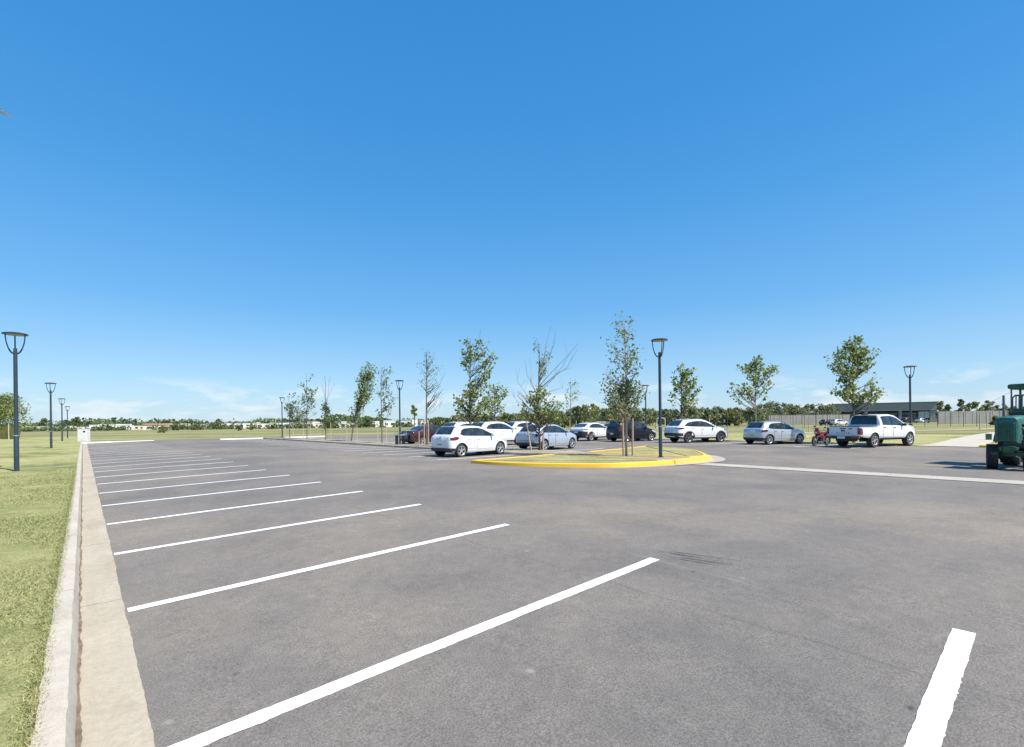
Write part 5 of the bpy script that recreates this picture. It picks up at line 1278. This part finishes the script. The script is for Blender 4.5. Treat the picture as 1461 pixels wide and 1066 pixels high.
# dead leaf litter in the gutter
r2=random.Random(9); b=MB()
for k in range(16):
    u=r2.uniform(-0.03,0.03); v=2.42+r2.uniform(-0.10,0.12); q=L(u,v,0.012+r2.uniform(0,0.015)); a=r2.uniform(0,6.28); s_=r2.uniform(0.012,0.028)
    d1=Vector((math.cos(a),math.sin(a),r2.uniform(-0.3,0.4)))*s_; d2=Vector((-math.sin(a),math.cos(a),r2.uniform(-0.3,0.3)))*s_*0.45
    b.add([q-d1,q-d2,q+d1,q+d2],[(0,1,2,3)])
tag(b.build('fallen_leaves',M['bark']),kind='stuff')

# drain inlet in the island kerb
p=ground(945,660.5,0.06); b=MB(); b.rbox((0,0,0.085),(0.42,0.20,0.15),0.015)
for k in range(4): b.box((-0.15+k*0.1,-0.105,0.085),(0.05,0.012,0.08),1)
tag(b.build('drain_inlet',[M['kerb'],M['blackplastic']],None,loc=(p.x,p.y,0.0),rz=RD(-18)),'small grey drain inlet set into the yellow island kerb below the lamp','drain')
# ================================================================== light, sky, camera
SUN=Vector((0.83,-0.55,0)).normalized(); EL=RD(51)
sd=Vector((SUN.x*math.cos(EL),SUN.y*math.cos(EL),math.sin(EL)))
sl=bpy.data.lights.new('sun','SUN'); sl.energy=4.0; sl.angle=RD(0.53); sl.color=(1.0,0.955,0.88)
so=bpy.data.objects.new('sun',sl); link(so); so.rotation_euler=sd.to_track_quat('Z','Y').to_euler()
w=bpy.data.worlds.new('World'); sc.world=w; w.use_nodes=True; nt=w.node_tree
bg=nt.nodes['Background']; sky=nt.nodes.new('ShaderNodeTexSky'); sky.sky_type='NISHITA'; sky.sun_disc=False
sky.sun_elevation=EL; sky.sun_rotation=math.atan2(SUN.x,SUN.y); sky.altitude=0; sky.air_density=1.0; sky.dust_density=0.6; sky.ozone_density=1.0
# thin broken cloud low over the horizon
tc=nt.nodes.new('ShaderNodeTexCoord'); sx=nt.nodes.new('ShaderNodeSeparateXYZ'); nt.links.new(tc.outputs['Generated'],sx.inputs[0])
mp=nt.nodes.new('ShaderNodeMapping'); mp.inputs['Scale'].default_value=(1,1,3.6); nt.links.new(tc.outputs['Generated'],mp.inputs['Vector'])
f=noise(nt,9.0,9,0.58,mp.outputs['Vector'],0.1)
band=ramp(nt,sx.outputs['Z'],[(0.0,0.4),(0.02,0.9),(0.055,0.9),(0.085,0.0)])
cl=mix(nt,1.0,ramp(nt,f,[(0.50,0.0),(0.66,0.85)]),band,'MULTIPLY')
hs_=nt.nodes.new('ShaderNodeHueSaturation'); hs_.inputs['Saturation'].default_value=1.45; hs_.inputs['Value'].default_value=1.0; nt.links.new(sky.outputs[0],hs_.inputs['Color']); hz=hs_.outputs['Color']
air=ramp(nt,sx.outputs['Z'],[(0.0,(0.250,0.370,0.480)),(0.077,(0.190,0.330,0.480)),(0.218,(0.090,0.250,0.462)),(0.405,(0.046,0.190,0.418)),(0.55,(0.031,0.163,0.385)),(0.70,(0.024,0.145,0.365)),(1.0,(0.018,0.120,0.33))])
sc10=nt.nodes.new('ShaderNodeVectorMath'); sc10.operation='SCALE'; nt.links.new(air,sc10.inputs[0]); sc10.inputs['Scale'].default_value=10.4
hz=mix(nt,0.80,hz,sc10.outputs[0])
skyc=mix(nt,cl,hz,(4.7,5.1,5.4))
nt.links.new(skyc,bg.inputs['Color']); bg.inputs['Strength'].default_value=0.1
cd=bpy.data.cameras.new('camera'); cam=bpy.data.objects.new('camera',cd); link(cam); sc.camera=cam
cd.sensor_width=36; cd.sensor_fit='HORIZONTAL'; cd.lens=F/1461*36; cd.shift_y=(602.7-533)/1461; cd.clip_end=9000; cd.clip_start=0.05
cam.matrix_world=Matrix.Translation((0,0,CAM))@Matrix.Rotation(RD(90),4,'X')@Matrix.Rotation(-ROLL,4,'Z')
vs_=sc.view_settings; vs_.view_transform='Standard'; vs_.look='None'; vs_.exposure=0.9; vs_.gamma=1.0; vs_.use_curve_mapping=False
